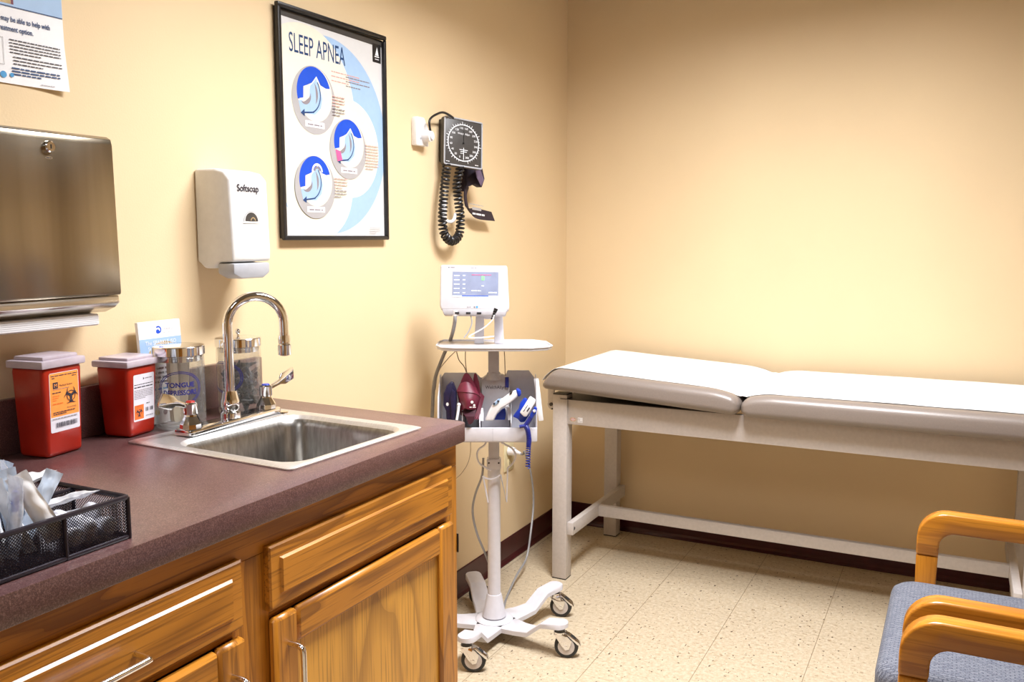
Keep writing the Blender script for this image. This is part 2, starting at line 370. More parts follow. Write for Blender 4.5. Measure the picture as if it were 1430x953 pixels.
# ------------------------------------------------------------------ flat print builder
def text_faces(body, size, align='LEFT', sx=1.0, bold=0.):
    cu = bpy.data.curves.new('txt', 'FONT'); cu.body = body; cu.size = size; cu.align_x = align; cu.resolution_u = 3; cu.offset = bold*size
    ob = bpy.data.objects.new('txt', cu); COL.objects.link(ob)
    dg = bpy.context.evaluated_depsgraph_get(); me = bpy.data.meshes.new_from_object(ob.evaluated_get(dg))
    vs = [(v.co.x*sx, v.co.y) for v in me.vertices]; fs = [tuple(p.vertices) for p in me.polygons]
    bpy.data.objects.remove(ob); bpy.data.curves.remove(cu); bpy.data.meshes.remove(me); return vs, fs
class Sheet:
    """2d print, u right, v up, layered a fraction of a millimetre proud of its sheet"""
    def __init__(s, M, clip=None, eps=.00006, fn=None): s.M = M; s.mb = MB(); s.l = 1; s.eps = eps; s.clip = clip; s.fn = fn
    def pt(s, u, v):
        if s.fn: return s.fn(u, v, s.eps*s.l)
        return s.M @ Vector((u, v, s.eps*s.l))
    def poly(s, pts, m, step=True):
        if s.clip:
            x0, x1, y0, y1 = s.clip
            for ax, val, sg in ((0, x0, 1), (0, x1, -1), (1, y0, 1), (1, y1, -1)):
                out = []
                for i in range(len(pts)):
                    a, b = pts[i-1], pts[i]; ia = (a[ax]-val)*sg >= 0; ib = (b[ax]-val)*sg >= 0
                    if ia != ib:
                        t = (val-a[ax])/(b[ax]-a[ax]); out.append((a[0]+(b[0]-a[0])*t, a[1]+(b[1]-a[1])*t))
                    if ib: out.append(b)
                pts = out
                if len(pts) < 3: return s
        s.mb.poly([s.pt(*p) for p in pts], m)
        if step: s.l += 1
        return s
    def rect(s, u0, u1, v0, v1, m, step=True): return s.poly([(u0, v0), (u1, v0), (u1, v1), (u0, v1)], m, step)
    def disc(s, u, v, r, m, ry=None, n=48): 
        ry = ry or r; return s.poly([(u+r*math.cos(2*PI*i/n), v+ry*math.sin(2*PI*i/n)) for i in range(n)], m)
    def arc(s, u, v, r0, r1, a0, a1, m, n=24, taper=False, ry=1):
        for i in range(n):
            t0, t1 = i/n, (i+1)/n; A, B = a0+(a1-a0)*t0, a0+(a1-a0)*t1
            f0 = math.sin(PI*t0) if taper else 1; f1 = math.sin(PI*t1) if taper else 1
            i0, i1 = r1-(r1-r0)*f0, r1-(r1-r0)*f1
            s.poly([(u+i0*math.cos(A), v+ry*i0*math.sin(A)), (u+r1*math.cos(A), v+ry*r1*math.sin(A)), (u+r1*math.cos(B), v+ry*r1*math.sin(B)), (u+i1*math.cos(B), v+ry*i1*math.sin(B))], m, False)
        s.l += 1; return s
    def text(s, u, v, body, size, m, align='LEFT', sx=1.0, bold=0.):
        vs, fs = text_faces(body, size, align, sx, bold)
        for f in fs: s.mb.poly([s.pt(u+vs[i][0], v+vs[i][1]) for i in f], m)
        s.l += 1; return s
    def lines(s, u0, u1, v, pitch, n, h, m, last=.6):
        """paragraph too small to read: rows broken into words"""
        for k in range(n):
            e = u1 if k < n-1 else u0+(u1-u0)*last; u = u0
            while u < e-.001:
                wd = min(random.uniform(2.0, 6.5)*h, e-u); s.rect(u, u+wd, v-k*pitch, v-k*pitch+h, m, False); u += wd+h*.7
        s.l += 1; return s
    def biohazard(s, u, v, r, m):
        for k in range(3):
            a = PI/2+k*2*PI/3; cu, cv = u+.46*r*math.cos(a), v+.46*r*math.sin(a)
            s.arc(cu, cv, .33*r, .56*r, a+PI-2.62, a+PI+2.62, m, taper=True)
            b = a+PI/3; s.poly([(u+.1*r*math.cos(b+1.2), v+.1*r*math.sin(b+1.2)), (u+.1*r*math.cos(b-1.2), v+.1*r*math.sin(b-1.2)), (u+.75*r*math.cos(b-.13), v+.75*r*math.sin(b-.13)), (u+.75*r*math.cos(b+.13), v+.75*r*math.sin(b+.13))], m)
        s.arc(u, v, .50*r, .58*r, 0, 2*PI, m, 36); return s
    def bars(s, u0, u1, v0, v1, m):
        u = u0
        while u < u1: wd = random.choice((.0006, .001, .0016)); s.rect(u, min(u+wd, u1), v0, v1, m, False); u += wd+random.choice((.0006, .001))
        s.l += 1; return s
    def build(s, name, parent): return s.mb.build(name, parent, auto=False)
def wallM(x, y0, z0):    # u -> +y, v -> +z, out -> +x
    return Matrix(((0, 0, 1, x), (1, 0, 0, y0), (0, 1, 0, z0), (0, 0, 0, 1)))
def frameM(o, u, v):
    u, v = Vector(u).normalized(), Vector(v).normalized(); n = u.cross(v)
    return Matrix(((u.x, v.x, n.x, o[0]), (u.y, v.y, n.y, o[1]), (u.z, v.z, n.z, o[2]), (0, 0, 0, 1)))

# ================================================================== THE ROOM
X1, Y0, Y1, ZC = 3.00, -3.40, 3.721, 2.44
struct(MB().box((-.1, Y0-.1, -.1), (X1+.1, Y1+.1, 0), floorm).build('floor'))
b = MB()   # ceiling with the two lamp recesses left open
xa, xb, ys_ = .84, 1.40, (Y0-.1, -.75-.58, -.75+.58, 2.0-.58, 2.0+.58, Y1+.1)
b.box((-.1, Y0-.1, ZC), (xa, Y1+.1, ZC+.26), ceilm); b.box((xb, Y0-.1, ZC), (X1+.1, Y1+.1, ZC+.26), ceilm)
for k in (0, 2, 4): b.box((xa, ys_[k], ZC), (xb, ys_[k+1], ZC+.26), ceilm)
struct(b.build('ceiling'))
struct(MB().box((-.1, Y0, 0), (0, Y1, ZC), wallm).build('wall_left'))
struct(MB().box((-.1, Y1, 0), (X1+.1, Y1+.1, ZC), wallm).build('wall_back'))
struct(MB().box((X1, Y0, 0), (X1+.1, Y1, ZC), wallm).build('wall_right'))
b = MB(); b.box((X1-.035, -1.05, 0), (X1-.001, -.12, 2.04), oakZ, .003)  # oak door added out of view to soak up bounced light
for lo, hi in (((X1-.05, -1.13, 0), (X1-.001, -1.05, 2.12)), ((X1-.05, -.12, 0), (X1-.001, -.04, 2.12)), ((X1-.05, -1.05, 2.04), (X1-.001, -.12, 2.12))): b.box(lo, hi, oakZ, .004)
struct(b.build('added_door_1'))
struct(MB().box((-.1, Y0-.1, 0), (X1+.1, Y0, ZC), wallm).build('wall_front'))
def cove(name, a, b, nrm):
    a, b, nrm = Vector(a), Vector(b), Vector(nrm); P = [(0, 0), (.014, 0), (.0135, .004), (.007, .012), (.004, .022), (.004, .098), (.0025, .1016), (0, .1016)]
    struct(MB().prism([a+nrm*d+Vector((0, 0, z)) for d, z in P], b-a, basem, smooth=False).build(name))
cove('baseboard_left', (0, 1.70, 0), (0, Y1, 0), (1, 0, 0))
cove('baseboard_back', (0, Y1, 0), (X1, Y1, 0), (0, -1, 0))
cove('baseboard_right', (X1, Y0, 0), (X1, Y1, 0), (-1, 0, 0))

for cy in (2.0, -.75):
    t = thing('ceiling_lamp', 'recessed fluorescent ceiling lamp above the %s' % ('middle of the room' if cy > 0 else 'doorway end of the room'), 'lamp', (1.12, cy, ZC))
    f_ = MB()
    for lo, hi in (((.81, cy-.61, ZC-.012), (.84, cy+.61, ZC)), ((1.40, cy-.61, ZC-.012), (1.43, cy+.61, ZC)), ((.84, cy-.61, ZC-.012), (1.40, cy-.58, ZC)), ((.84, cy+.58, ZC-.012), (1.40, cy+.61, ZC))):
        f_.box(lo, hi, white, .002)
    f_.build('frame', t)
    MB().box((.841, cy-.579, ZC+.212), (1.399, cy+.579, ZC+.25), card).build('reflector_pan', t)

# ================================================================== COUNTER, SINK, CABINET
ZT = .923
CY0 = .36
ct = thing('countertop', 'speckled burgundy laminate countertop with backsplash along the left wall', 'countertop', (0, CY0, .88))
b = MB()
out = [(.0, CY0), (.645, CY0)]
for k in range(7):
    a = -PI/2+PI/2*0; 
R_ = .022
fy = 1.690
for k in range(7):
    a = PI/2*k/6; out.append((.645-R_+R_*math.cos(a), fy-R_+R_*math.sin(a)))
out.append((0, 1.722))
b.prism([(x, y, ZT-.042) for x, y in out], (0, 0, .042), lam, bev=.0014)
top = b.build('worktop', ct)
SC = Vector((.362, 1.392)); SR = math.radians(-2.5)
def S(x, y, z): # sink local -> world
    return Vector((SC.x+x*math.cos(SR)-y*math.sin(SR), SC.y+x*math.sin(SR)+y*math.cos(SR), z))
cut = MB(); cut.prism([S(x, y, ZT-.3) for x, y in rrect(-.145, .207, -.180, .180, .03)], (0, 0, .5), lam)
cuto = cut.build('cutter')
md = top.modifiers.new('cut', 'BOOLEAN'); md.object = cuto; md.operation = 'DIFFERENCE'; md.solver = 'EXACT'
dg = bpy.context.evaluated_depsgraph_get(); nm = bpy.data.meshes.new_from_object(top.evaluated_get(dg)); top.modifiers.clear(); top.data = nm
# (cutter must be compared in world space: the worktop's parent sits at ct)
bpy.data.objects.remove(cuto)
b = MB(); b.box((0, CY0, ZT), (.019, 1.715, 1.029), lam, .002); b.build('backsplash', ct)

sk = thing('sink', 'square stainless steel drop-in sink set in the burgundy countertop', 'sink', S(0, 0, ZT))
b = MB()
oo = rrect(-.222, .222, -.203, .203, .012, 4); ob_ = rrect(-.118, .196, -.168, .168, .045, 4)
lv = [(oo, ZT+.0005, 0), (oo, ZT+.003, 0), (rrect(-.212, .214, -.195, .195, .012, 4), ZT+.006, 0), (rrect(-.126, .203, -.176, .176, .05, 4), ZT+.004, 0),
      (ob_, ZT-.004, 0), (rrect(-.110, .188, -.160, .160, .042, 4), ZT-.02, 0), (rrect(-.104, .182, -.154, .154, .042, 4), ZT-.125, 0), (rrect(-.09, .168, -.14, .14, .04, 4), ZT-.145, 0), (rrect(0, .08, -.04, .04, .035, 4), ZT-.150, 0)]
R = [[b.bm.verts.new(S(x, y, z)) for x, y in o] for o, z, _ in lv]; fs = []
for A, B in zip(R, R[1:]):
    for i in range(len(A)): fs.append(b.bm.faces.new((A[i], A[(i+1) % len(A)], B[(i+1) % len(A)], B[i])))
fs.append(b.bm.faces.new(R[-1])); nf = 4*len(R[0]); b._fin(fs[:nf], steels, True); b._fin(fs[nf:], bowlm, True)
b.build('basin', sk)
MB().loft([(S(.04, 0, ZT-.1492), .043), (S(.04, 0, ZT-.1475), .040), (S(.04, 0, ZT-.149), .030)], (0, 0, 1), chrome, 24).build('drain', sk)
MB().loft([(S(-.15, .165, ZT+.004), .013), (S(-.15, .165, ZT+.008), .012), (S(-.15, .165, ZT+.0085), .004)], (0, 0, 1), chrome, 20).build('hole_cover', sk)

# faucet
fa = thing('faucet', 'chrome gooseneck faucet with two wing lever handles behind the sink basin', 'faucet', (.19, 1.41, ZT+.005))
zd = ZT+.0055
def F_(x, y, z): return Vector((.198+x*math.cos(.05)-y*math.sin(.05), 1.420+x*math.sin(.05)+y*math.cos(.05), z))
b = MB(); b.prism([F_(x, y, zd) for x, y in rrect(-.026, .026, -.145, .145, .012, 4)], (0, 0, .013), chrome, .004); b.build('deck_plate', fa)
b = MB(); base_p = F_(0, 0, zd+.012)
b.loft([(base_p, .022), (base_p+Vector((0, 0, .012)), .021), (base_p+Vector((0, 0, .016)), .017), (base_p+Vector((0, 0, .022)), .020), (base_p+Vector((0, 0, .038)), .020), (base_p+Vector((0, 0, .044)), .018), (base_p+Vector((0, 0, .06)), .0145)], (0, 0, 1), chrome, 8 * 3)
b.build('spout_collar', fa)
tip = Vector((.268, 1.520)); bs2 = Vector((base_p.x, base_p.y)); dv = (tip-bs2); rr_ = dv.length/2; dn = dv.normalized()
zc = 1.206-rr_
pts = [Vector((bs2.x, bs2.y, z)) for z in (base_p.z+.05, 1.0, 1.06, 1.11)]
for k in range(17):
    a = PI-PI*k/16; c2 = bs2+dn*(rr_+rr_*math.cos(a)); pts.append(Vector((c2.x, c2.y, zc+rr_*math.sin(a))))
pts.append(Vector((tip.x, tip.y, zc-.03)))
b = MB(); b.tube(pts, .0105, chrome, 18); b.build('spout', fa)
b = MB(); tp = Vector((tip.x, tip.y, 0))
b.loft([(tp+Vector((0, 0, z)), r) for z, r in ((zc-.028, .0125), (zc-.036, .0135), (zc-.045, .0135), (zc-.047, .0115), (zc-.050, .0145), (zc-.072, .0145), (zc-.074, .011))], (0, 0, 1), chrome, 24); b.build('aerator', fa)
for sgn, ang, up in ((-1, math.radians(205), .028), (1, math.radians(80), .040)):
    h = F_(0, .118*sgn, zd+.012)
    b = MB(); b.loft([(h, .023), (h+Vector((0, 0, .010)), .022), (h+Vector((0, 0, .026)), .013), (h+Vector((0, 0, .030)), .012)], (0, 0, 1), chrome, 10, smooth=False)
    hd = b.build('handle', fa)
    b = MB(); b.loft([(h+Vector((0, 0, .029)), .012), (h+Vector((0, 0, .031)), .0145), (h+Vector((0, 0, .052)), .0145), (h+Vector((0, 0, .055)), .011)], (0, 0, 1), chrome, 20); b.build('hub', hd)
    # wing lever
    if sgn > 0: E_ = on(409, 523, (.18, 0, 0), (1, 0, 0))
    else: E_ = on(224, 556, (.205, 0, 0), (1, 0, 0))
    st = h+Vector((0, 0, .044)); d = (E_-st); L = d.length; d.normalize(); sd = d.cross(Vector((1, 0, 0))).normalized(); nn = d.cross(sd)
    # blade faces the room (+x); width lies in the d / sd plane
    prof = [(.0, -.006), (.3, -.0055), (.50, -.008), (.60, -.018), (1.0, -.019), (1.02, -.012), (.98, .010), (.66, .012), (.5, .006), (.3, .0055), (0, .006)]
    b = MB(); b.prism([st+d*(L*t)+sd*s2-nn*.003 for t, s2 in prof], nn*.006, chrome, .0015); b.build('lever', hd)
    MB().loft([(h+Vector((0, 0, .055)), .0095), (h+Vector((0, 0, .0575)), .008)], (0, 0, 1), bluep if sgn > 0 else redp, 18).build('index_button', hd)

# cabinet
FX = .618
cb = thing('base_cabinet', 'honey oak base cabinet under the burgundy countertop', 'cabinet', (0, CY0+.02, 0))
b = MB(); yL, yR = CY0+.02, 1.680
b.box((0.02, yR-.018, .0), (FX-.018, yR, ZT-.043), oakZ); b.box((.02, yL, 0), (FX-.018, yL+.018, ZT-.043), oakZ)
b.box((.02, yL+.018, .10), (FX-.018, yR-.018, .118), oakY); b.box((.02, yL+.018, .0), (.03, yR-.018, ZT-.043), oakY)
b.box((.54, yL+.018, 0), (.552, yR-.018, .10), oakY); b.build('carcass', cb)
b = MB(); zt_ = ZT-.043
for lo, hi, m in (((yL, .822), (yR, zt_), oakY), ((yL, .10), (yR, .15), oakY), ((1.634, .15), (yR, .822), oakZ), ((.985, .15), (1.068, .822), oakZ), ((yL, .15), (.432, .822), oakZ), ((1.068, .705), (1.634, .735), oakY), ((.432, .705), (.985, .735), oakY)):
    b.box((FX-.018, lo[0], lo[1]), (FX, hi[0], hi[1]), m, .0008, 1)
b.build('face_frame', cb)
def nest(b, y0, y1, z0, z1, prof, m, mz=None, cap=True):
    """raised panel: rectangles of (inset, x) joined"""
    R = []
    for ins, x in prof:
        R.append([b.bm.verts.new(p) for p in ((x, y0+ins, z0+ins), (x, y1-ins, z0+ins), (x, y1-ins, z1-ins), (x, y0+ins, z1-ins))])
    for A, B in zip(R, R[1:]):
        for i in range(4):
            f = b.bm.faces.new((A[i], A[(i+1) % 4], B[(i+1) % 4], B[i])); b._fin([f], (mz or m) if i in (1, 3) else m, False)
    if cap: b._fin([b.bm.faces.new(R[-1])], m, False)
    b._fin([b.bm.faces.new(R[0][::-1])], m, False)
FR = FX+.0006
def barpull(par, p0, p1, out=.028, r=.0045):
    p0, p1 = Vector(p0), Vector(p1); o = Vector((out, 0, 0)); d = (p1-p0).normalized()
    pts = [p0, p0+o*.6, p0+o*.88+d*.003, p0+o+d*.012, p1+o-d*.012, p1+o*.88-d*.003, p1+o*.6, p1]
    h = MB().tube(bez(pts, 6), r, chrome, 12).build('handle', par); h['label'] = 'chrome handle'
for (y0, y1, hd) in ((1.058, 1.640, False), (.418, .997, True)):
    b = MB(); nest(b, y0, y1, .722, .832, [(0, FR), (0, FX+.011), (.003, FX+.014), (.023, FX+.0145), (.0265, FX+.0190)], oakY)
    d = b.build('drawer_front', cb)
    if hd: barpull(d, (FX+.019, .660, .769), (FX+.019, .788, .769), .030, .005)
    z0, z1 = .135, .708
    d = MB().box((FR, y0+.055, z0+.055), (FX+.010, y1-.055, z1-.055), oakP).build('door', cb)
    for a0, a1 in ((y0+.002, y0+.060), (y1-.060, y1-.002)): MB().box((FR, a0, z0), (FX+.020, a1, z1), oakZ, .006, 1).build('stile', d)
    for c0, c1 in ((z1-.062, z1-.0005), (z0+.0005, z0+.062)): MB().box((FR, y0+.058, c0), (FX+.0197, y1-.058, c1), oakY, .007, 1).build('rail', d)
    if y0 > 1: barpull(d, (FX+.020, y0+.034, .655), (FX+.020, y0+.034, .559), .030, .005)
    else: barpull(d, (FX+.020, y1-.034, .655), (FX+.020, y1-.034, .559), .030, .005)
MB().box((FX-.012, yR, .618), (FX+.004, yR+.003, .662), black, .001).build('hinge', cb)

# ================================================================== WALL THINGS
# towel dispenser
td = thing('towel_dispenser', 'brushed stainless paper towel dispenser with a key lock on the left wall', 'dispenser', (0, 1.09, 1.16))
y0, y1 = .955, 1.228
b = MB(); b.prism([(0, y0, 1.532), (.088, y0, 1.532), (.098, y0, 1.527), (.101, y0, 1.515), (.106, y0, 1.226), (.104, y0, 1.220), (0, y0, 1.220)], (0, y1-y0, 0), steel2, .002); b.build('cover', td)
b = MB(); b.prism([(0, y0+.002, 1.219), (.100, y0+.002, 1.219), (.102, y0+.002, 1.204), (.088, y0+.002, 1.194), (.06, y0+.002, 1.184), (0, y0+.002, 1.184)], (0, y1-y0-.004, 0), steel, .002); b.build('lower_lip', td)
b = MB(); b.box((.012, y0+.012, 1.160), (.080, y1-.035, 1.1835), card, .003)
for k in range(5): b.box((.010, y0+.013, 1.163+k*.0036), (.0815, y1-.036, 1.1645+k*.0036), card)
p = b.build('paper_towels', td); p['label'] = 'white folded paper towels'
b = MB(); lp = wl(67, 205, .1012)
b.loft([((.100, lp.y, lp.z), .011), ((.108, lp.y, lp.z), .0105), ((.110, lp.y, lp.z), .0085)], (1, 0, 0), chrome, 24); lk_ = b.build('lock', td)
b = MB(); b.box((.1101, lp.y-.001, lp.z-.004), (.1106, lp.y+.001, lp.z+.004), black); b.build('keyhole', lk_)
s = Sheet(wallM(.1020, lp.y, lp.z-.020)); s.disc(0, 0, .0075, steel, .0025); s.lines(-.005, .005, -.001, .01, 1, .0018, ink, 1); s.build('lettering', td)

# soap dispenser
sd_ = thing('soap_dispenser', 'white plastic wall soap dispenser with a grey push bar and black lettering', 'dispenser', (0, 1.59, 1.235))
b = MB()
def soap_ring(y0, y1, x, n=1): return None
oy0, oy1 = 1.530, 1.662
b.prism([(0, oy0, 1.494), (.060, oy0+.002, 1.494), (.088, oy0+.004, 1.487), (.104, oy0+.006, 1.470), (.110, oy0+.006, 1.30), (.108, oy0+.006, 1.278), (.062, oy0+.004, 1.276), (.052, oy0+.003, 1.262), (.020, oy0+.001, 1.262), (.008, oy0, 1.274), (0, oy0, 1.276)], (0, oy1-oy0-.006, 0), soapw, .007, 3)
bo = b.build('housing', sd_)
b = MB(); b.prism([(.060, y, z) for y, z in [(oy0+.004, 1.2745), (oy1-.008, 1.2745), (oy1-.008, 1.250), (oy1-.03, 1.238), (oy0+.03, 1.238), (oy0+.004, 1.250)]], (.052, 0, 0), greyp, .005, 2); pb = b.build('push_bar', sd_); pb['label'] = 'grey push bar'
def soapfront(u, v, e):  # housing front leans a little
    return Vector((.1112+e-(max(0, v-1.30))*.0353, u, v))
s = Sheet(None, fn=soapfront)
s.text(1.594, 1.442, 'Softsoap', .023, ink, 'CENTER', .90, .018)
s.build('lettering', sd_)
s = Sheet(None, fn=soapfront); cy_, cz_ = 1.600, 1.371
s.arc(cy_, cz_, 0.0, .0265, 0, PI, soapw, 24); s.arc(cy_, cz_, .0235, .0262, 0, PI, greyp, 24)
s.arc(cy_, cz_+.001, 0.0, .0215, .02, PI-.02, darkg, 24); s.arc(cy_+.005, cz_+.003, .006, .008, 0, PI, tan); s.rect(cy_-.028, cy_+.028, cz_-.0035, cz_, soapw)
s.build('sight_window', sd_)

# clinical flyer, top left
fl = thing('flyer', 'white study flyer with a light blue top band taped to the left wall', 'flyer', (0, 1.08, 1.62))
b = MB(); fy0, fy1, fz0, fz1 = .935, 1.207, 1.622, 1.98
b.grid([[(.003+.010*(max(0, (y-1.1)/.107)**2)*max(0, (1.72-z)/.1), y, z) for z in [fz0+(fz1-fz0)*k/8 for k in range(9)]] for y in [fy0+(fy1-fy0)*k/8 for k in range(9)]], card, thick=.0006)
b.build('page', fl)
def flyfn(u, v, e): return Vector((.0038+e+.010*(max(0, (u-1.1)/.107)**2)*max(0, (1.72-v)/.1), u, v))
s = Sheet(None, fn=flyfn)
s.rect(fy0+.002, fy1-.001, 1.764, fz1-.001, skyb); s.rect(fy0+.002, fy1-.001, 1.7625, 1.7645, navy_ink); s.rect(.96, 1.100, 1.768, 1.9, tan); s.rect(1.100, 1.105, 1.768, 1.9, burg)
s.text(1.178, 1.736, 'you may be able to help with', .0135, navy_ink, 'RIGHT', .74, .02)
s.text(1.142, 1.7185, 'a new treatment option.', .0135, navy_ink, 'RIGHT', .74, .02)
s.lines(1.092, 1.196, 1.702, .0058, 5, .0020, ink); s.lines(1.098, 1.196, 1.671, .0062, 3, .0020, ink); s.lines(1.094, 1.190, 1.650, .0055, 3, .0028, navy_ink)
for (a0, a1, c0, c1) in ((.96, 1.080, 1.704, 1.7050), (1.079, 1.080, 1.655, 1.705), (.96, 1.080, 1.655, 1.656)): s.rect(a0, a1, c0, c1, pgrey, False)
s.l += 1; s.lines(.97, 1.071, 1.692, .009, 4, .002, ink)
s.disc(1.0765, 1.637, .0062, teal); s.disc(1.093, 1.638, .0040, teal); s.disc(1.055, 1.640, .008, teal); s.lines(1.15, 1.195, 1.6275, .004, 1, .0012, pgrey2)
s.build('print', fl)

# poster
po = thing('poster', 'framed sleep apnea poster with blue circles on the left wall', 'poster', (0, 2.05, 1.327))
py0, py1, pz0, pz1 = 1.812, 2.291, 1.327, 1.932
b = MB(); b.box((.001, py0+.005, pz0+.005), (.010, py1-.005, pz1-.005), black); b.build('backing', po)
fw = .0125
def strip(a, c, name='frame_rail', off=0):
    b = MB(); a, c = Vector(a), Vector(c)
    d = (c-a).normalized(); inn = Vector((1, 0, 0)).cross(d)   # points to the inside
    q = [a, c, c-d*fw+inn*fw, a+d*fw+inn*fw]
    b.prism([p+Vector((.010, 0, 0)) for p in q], (.012, 0, 0), black, .003); return b.build(name, po)
strip((0, py0, pz0), (0, py1, pz0)); strip((0, py1, pz0), (0, py1, pz1)); strip((0, py0, pz1), (0, py0, pz0))
b = MB(); b.box((.010, py0-.002, pz1-fw+.006), (.024, py1-.002, pz1+.006), black, .003, M=Matrix.Translation((0, (py0+py1)/2, pz1)) @ Matrix.Rotation(math.radians(.45), 4, 'X') @ Matrix.Translation((0, -(py0+py1)/2, -pz1))); b.build('frame_rail', po)
s = Sheet(wallM(.0105, 0, 0), clip=(py0+fw-.002, py1-fw+.002, pz0+fw-.002, pz1-fw+.002))
s.rect(py0, py1, pz0, pz1, ppage)
s.disc(2.02, 1.617, .272, skyb, n=96); s.disc(1.925, 1.690, .213, cream, n=96); s.disc(2.115, 1.590, .140, cream, n=72); s.disc(1.975, 1.478, .148, cream, n=72)
s.rect(py0, py1, pz1-.022-.004, pz1, darkg)
s.rect(py1-.058, py1-.016, pz1-.075, pz1-.02, black); s.poly([(2.246, 1.878), (2.264, 1.878), (2.2565, 1.903)], card); s.rect(2.243, 2.267, 1.873, 1.876, card); s.rect(2.245, 2.265, 1.866, 1.868, card)
s.text(1.861, 1.822, 'SLEEP APNEA', .072, navy_ink, 'LEFT', .565)
s.lines(2.035, 2.165, 1.796, .0125, 3, .0032, pred); s.lines(2.10, 2.215, 1.790, .0125, 3, .0030, pgrey2)
def inset(cu, cv, r, kind):
    s.disc(cu, cv, r, pgrey, n=60)
    s.disc(cu+.004, cv+.016, r*.80, cream, n=60)
    # sky part behind the face
    n = 28; P = [(cu+.000+r*.78*math.cos(a), cv+.018+r*.78*math.sin(a)) for a in [PI*.10+(PI*1.0)*k/n for k in range(n+1)]]
    s.poly(P+[(cu-r*.50, cv-r*.02), (cu-r*.48, cv+r*.35), (cu-r*.28, cv+r*.42), (cu-r*.1, cv+r*.5), (cu+r*.02, cv+r*.62), (cu+r*.12, cv+r*.72), (cu+r*.3, cv+r*.48), (cu+r*.55, cv+r*.42)][:8], royal)
    s.poly([(cu-r*.72, cv-r*.08), (cu-r*.30, cv-r*.03), (cu-r*.18, cv+r*.40), (cu+.0, cv+r*.55), (cu+r*.10, cv+r*.66), (cu+r*.22, cv+r*.5), (cu+r*.38, cv+r*.1), (cu+r*.3, cv-r*.2), (cu+r*.02, cv-r*.42), (cu-r*.62, cv-r*.42)], skyb)
    s.poly([(cu-r*.68, cv-r*.02), (cu-r*.48, cv+r*.02), (cu-r*.42, cv+r*.34), (cu-r*.2, cv+r*.44), (cu-r*.22, cv+r*.15), (cu-r*.28, cv-r*.1), (cu-r*.4, cv-r*.14)], cream)
    s.arc(cu-r*.42, cv+r*.10, r*.14, r*.27, -PI*.75, PI*.12, pgrey2 , 14, taper=True)
    s.arc(cu-r*.25, cv+r*.18, r*.32, r*.42, -PI*.25, PI*.30, pgrey2, 14, taper=True)
    s.arc(cu-r*.30, cv+r*.18, r*.56, r*.60, -PI*.38, PI*.22, navy_ink, 14)
    s.poly([(cu-r*.03, cv-r*.33), (cu-r*.02, cv-r*.37), (cu-r*.5, cv-r*.44), (cu-r*.5, cv-r*.39)], navy_ink); s.poly([(cu-r*.46, cv-r*.30), (cu-r*.46, cv-r*.52), (cu-r*.64, cv-r*.43)], navy_ink)
    if kind == 1: s.poly([(cu-r*.72, cv-r*.05), (cu-r*.45, cv-r*.10), (cu-r*.36, cv-r*.38), (cu-r*.62, cv-r*.44)], pink)
    if kind == 2:
        s.arc(cu+r*.10, cv+r*.50, r*.20, r*.27, PI*.0, PI*1.05, card, 14); s.arc(cu+r*.10, cv+r*.50, r*.10, r*.17, PI*.1, PI*.95, pgrey2, 14)
    s.rect(cu-r*.44, cu+r*.44, cv-r*.80, cv-r*.62, card); s.lines(cu-r*.34, cu+r*.34, cv-r*.745, .01, 1, .004, pgrey2, 1)
inset(1.959, 1.707, .0915, 0); inset(2.106, 1.588, .0855, 1); inset(1.953, 1.472, .0855, 2)
s.lines(2.035, 2.090, 1.728, .0085, 4, .0028, pred); s.lines(2.035, 2.09, 1.694, .0085, 3, .0028, pgrey2)
s.lines(2.185, 2.250, 1.606, .0085, 9, .0026, pred); s.lines(2.035, 2.095, 1.500, .0085, 4, .0028, pred); s.lines(2.035, 2.09, 1.466, .0085, 3, .0028, pgrey2)
s.lines(2.20, 2.255, 1.362, .007, 3, .0016, pgrey)
s.build('print', po)

# pressure gauge group
GP = Vector((.072, 2.665, 1.655)); ga = math.radians(-27)
gn = Vector((math.cos(ga), math.sin(ga), .10)).normalized(); gu0 = Vector((-gn.y, gn.x, 0)).normalized(); gv0 = gn.cross(gu0)
ro = math.radians(-5); gu = gu0*math.cos(ro)+gv0*math.sin(ro); gv = gn.cross(gu)
GM = frameM(GP, gu, gv) @ Matrix.Scale(1.05, 4)
ga_ = thing('pressure_gauge', 'square black wall blood pressure gauge with a white dial', 'gauge', (0, 2.66, 1.58))
b = MB(); b.box((-.074, -.078, -.022), (.074, .078, 0), darkg, .006, 2, M=GM); b.build('casing', ga_)
b = MB(); b.tube([GM @ Vector((x, y, .001)) for x, y in rrect(-.072, .072, -.076, .076, .004, 3)], .0028, greyp, 8, closed=True); b.build('rim', ga_)
b = MB(); b.box((0, 2.622, 1.59), (.03, 2.70, 1.735), darkg, .004); b.cyl((.028, 2.66, 1.66), GP-gn*.02, .02, black); b.build('wall_bracket', ga_)
s = Sheet(GM @ Matrix.Translation((0, 0, .0015)))
s.arc(0, 0, .0575, .0605, 0, 2*PI, card, 60)
for k in range(40):
    a = -PI/2+.28+(2*PI-.56)*k/39; l2 = .069 if k % 4 == 0 else .0645
    s.poly([(.060*math.cos(a-.012), .060*math.sin(a-.012)), (l2*math.cos(a-.012), l2*math.sin(a-.012)), (l2*math.cos(a+.012), l2*math.sin(a+.012)), (.060*math.cos(a+.012), .060*math.sin(a+.012))], card, False)
s.l += 1
for k, t_ in enumerate(range(300, -1, -20)):
    a = -PI/2+.30+(2*PI-.60)*k/15; s.text(.0485*math.cos(a), .0485*math.sin(a)-.0035, str(t_), .0095, card, 'CENTER')
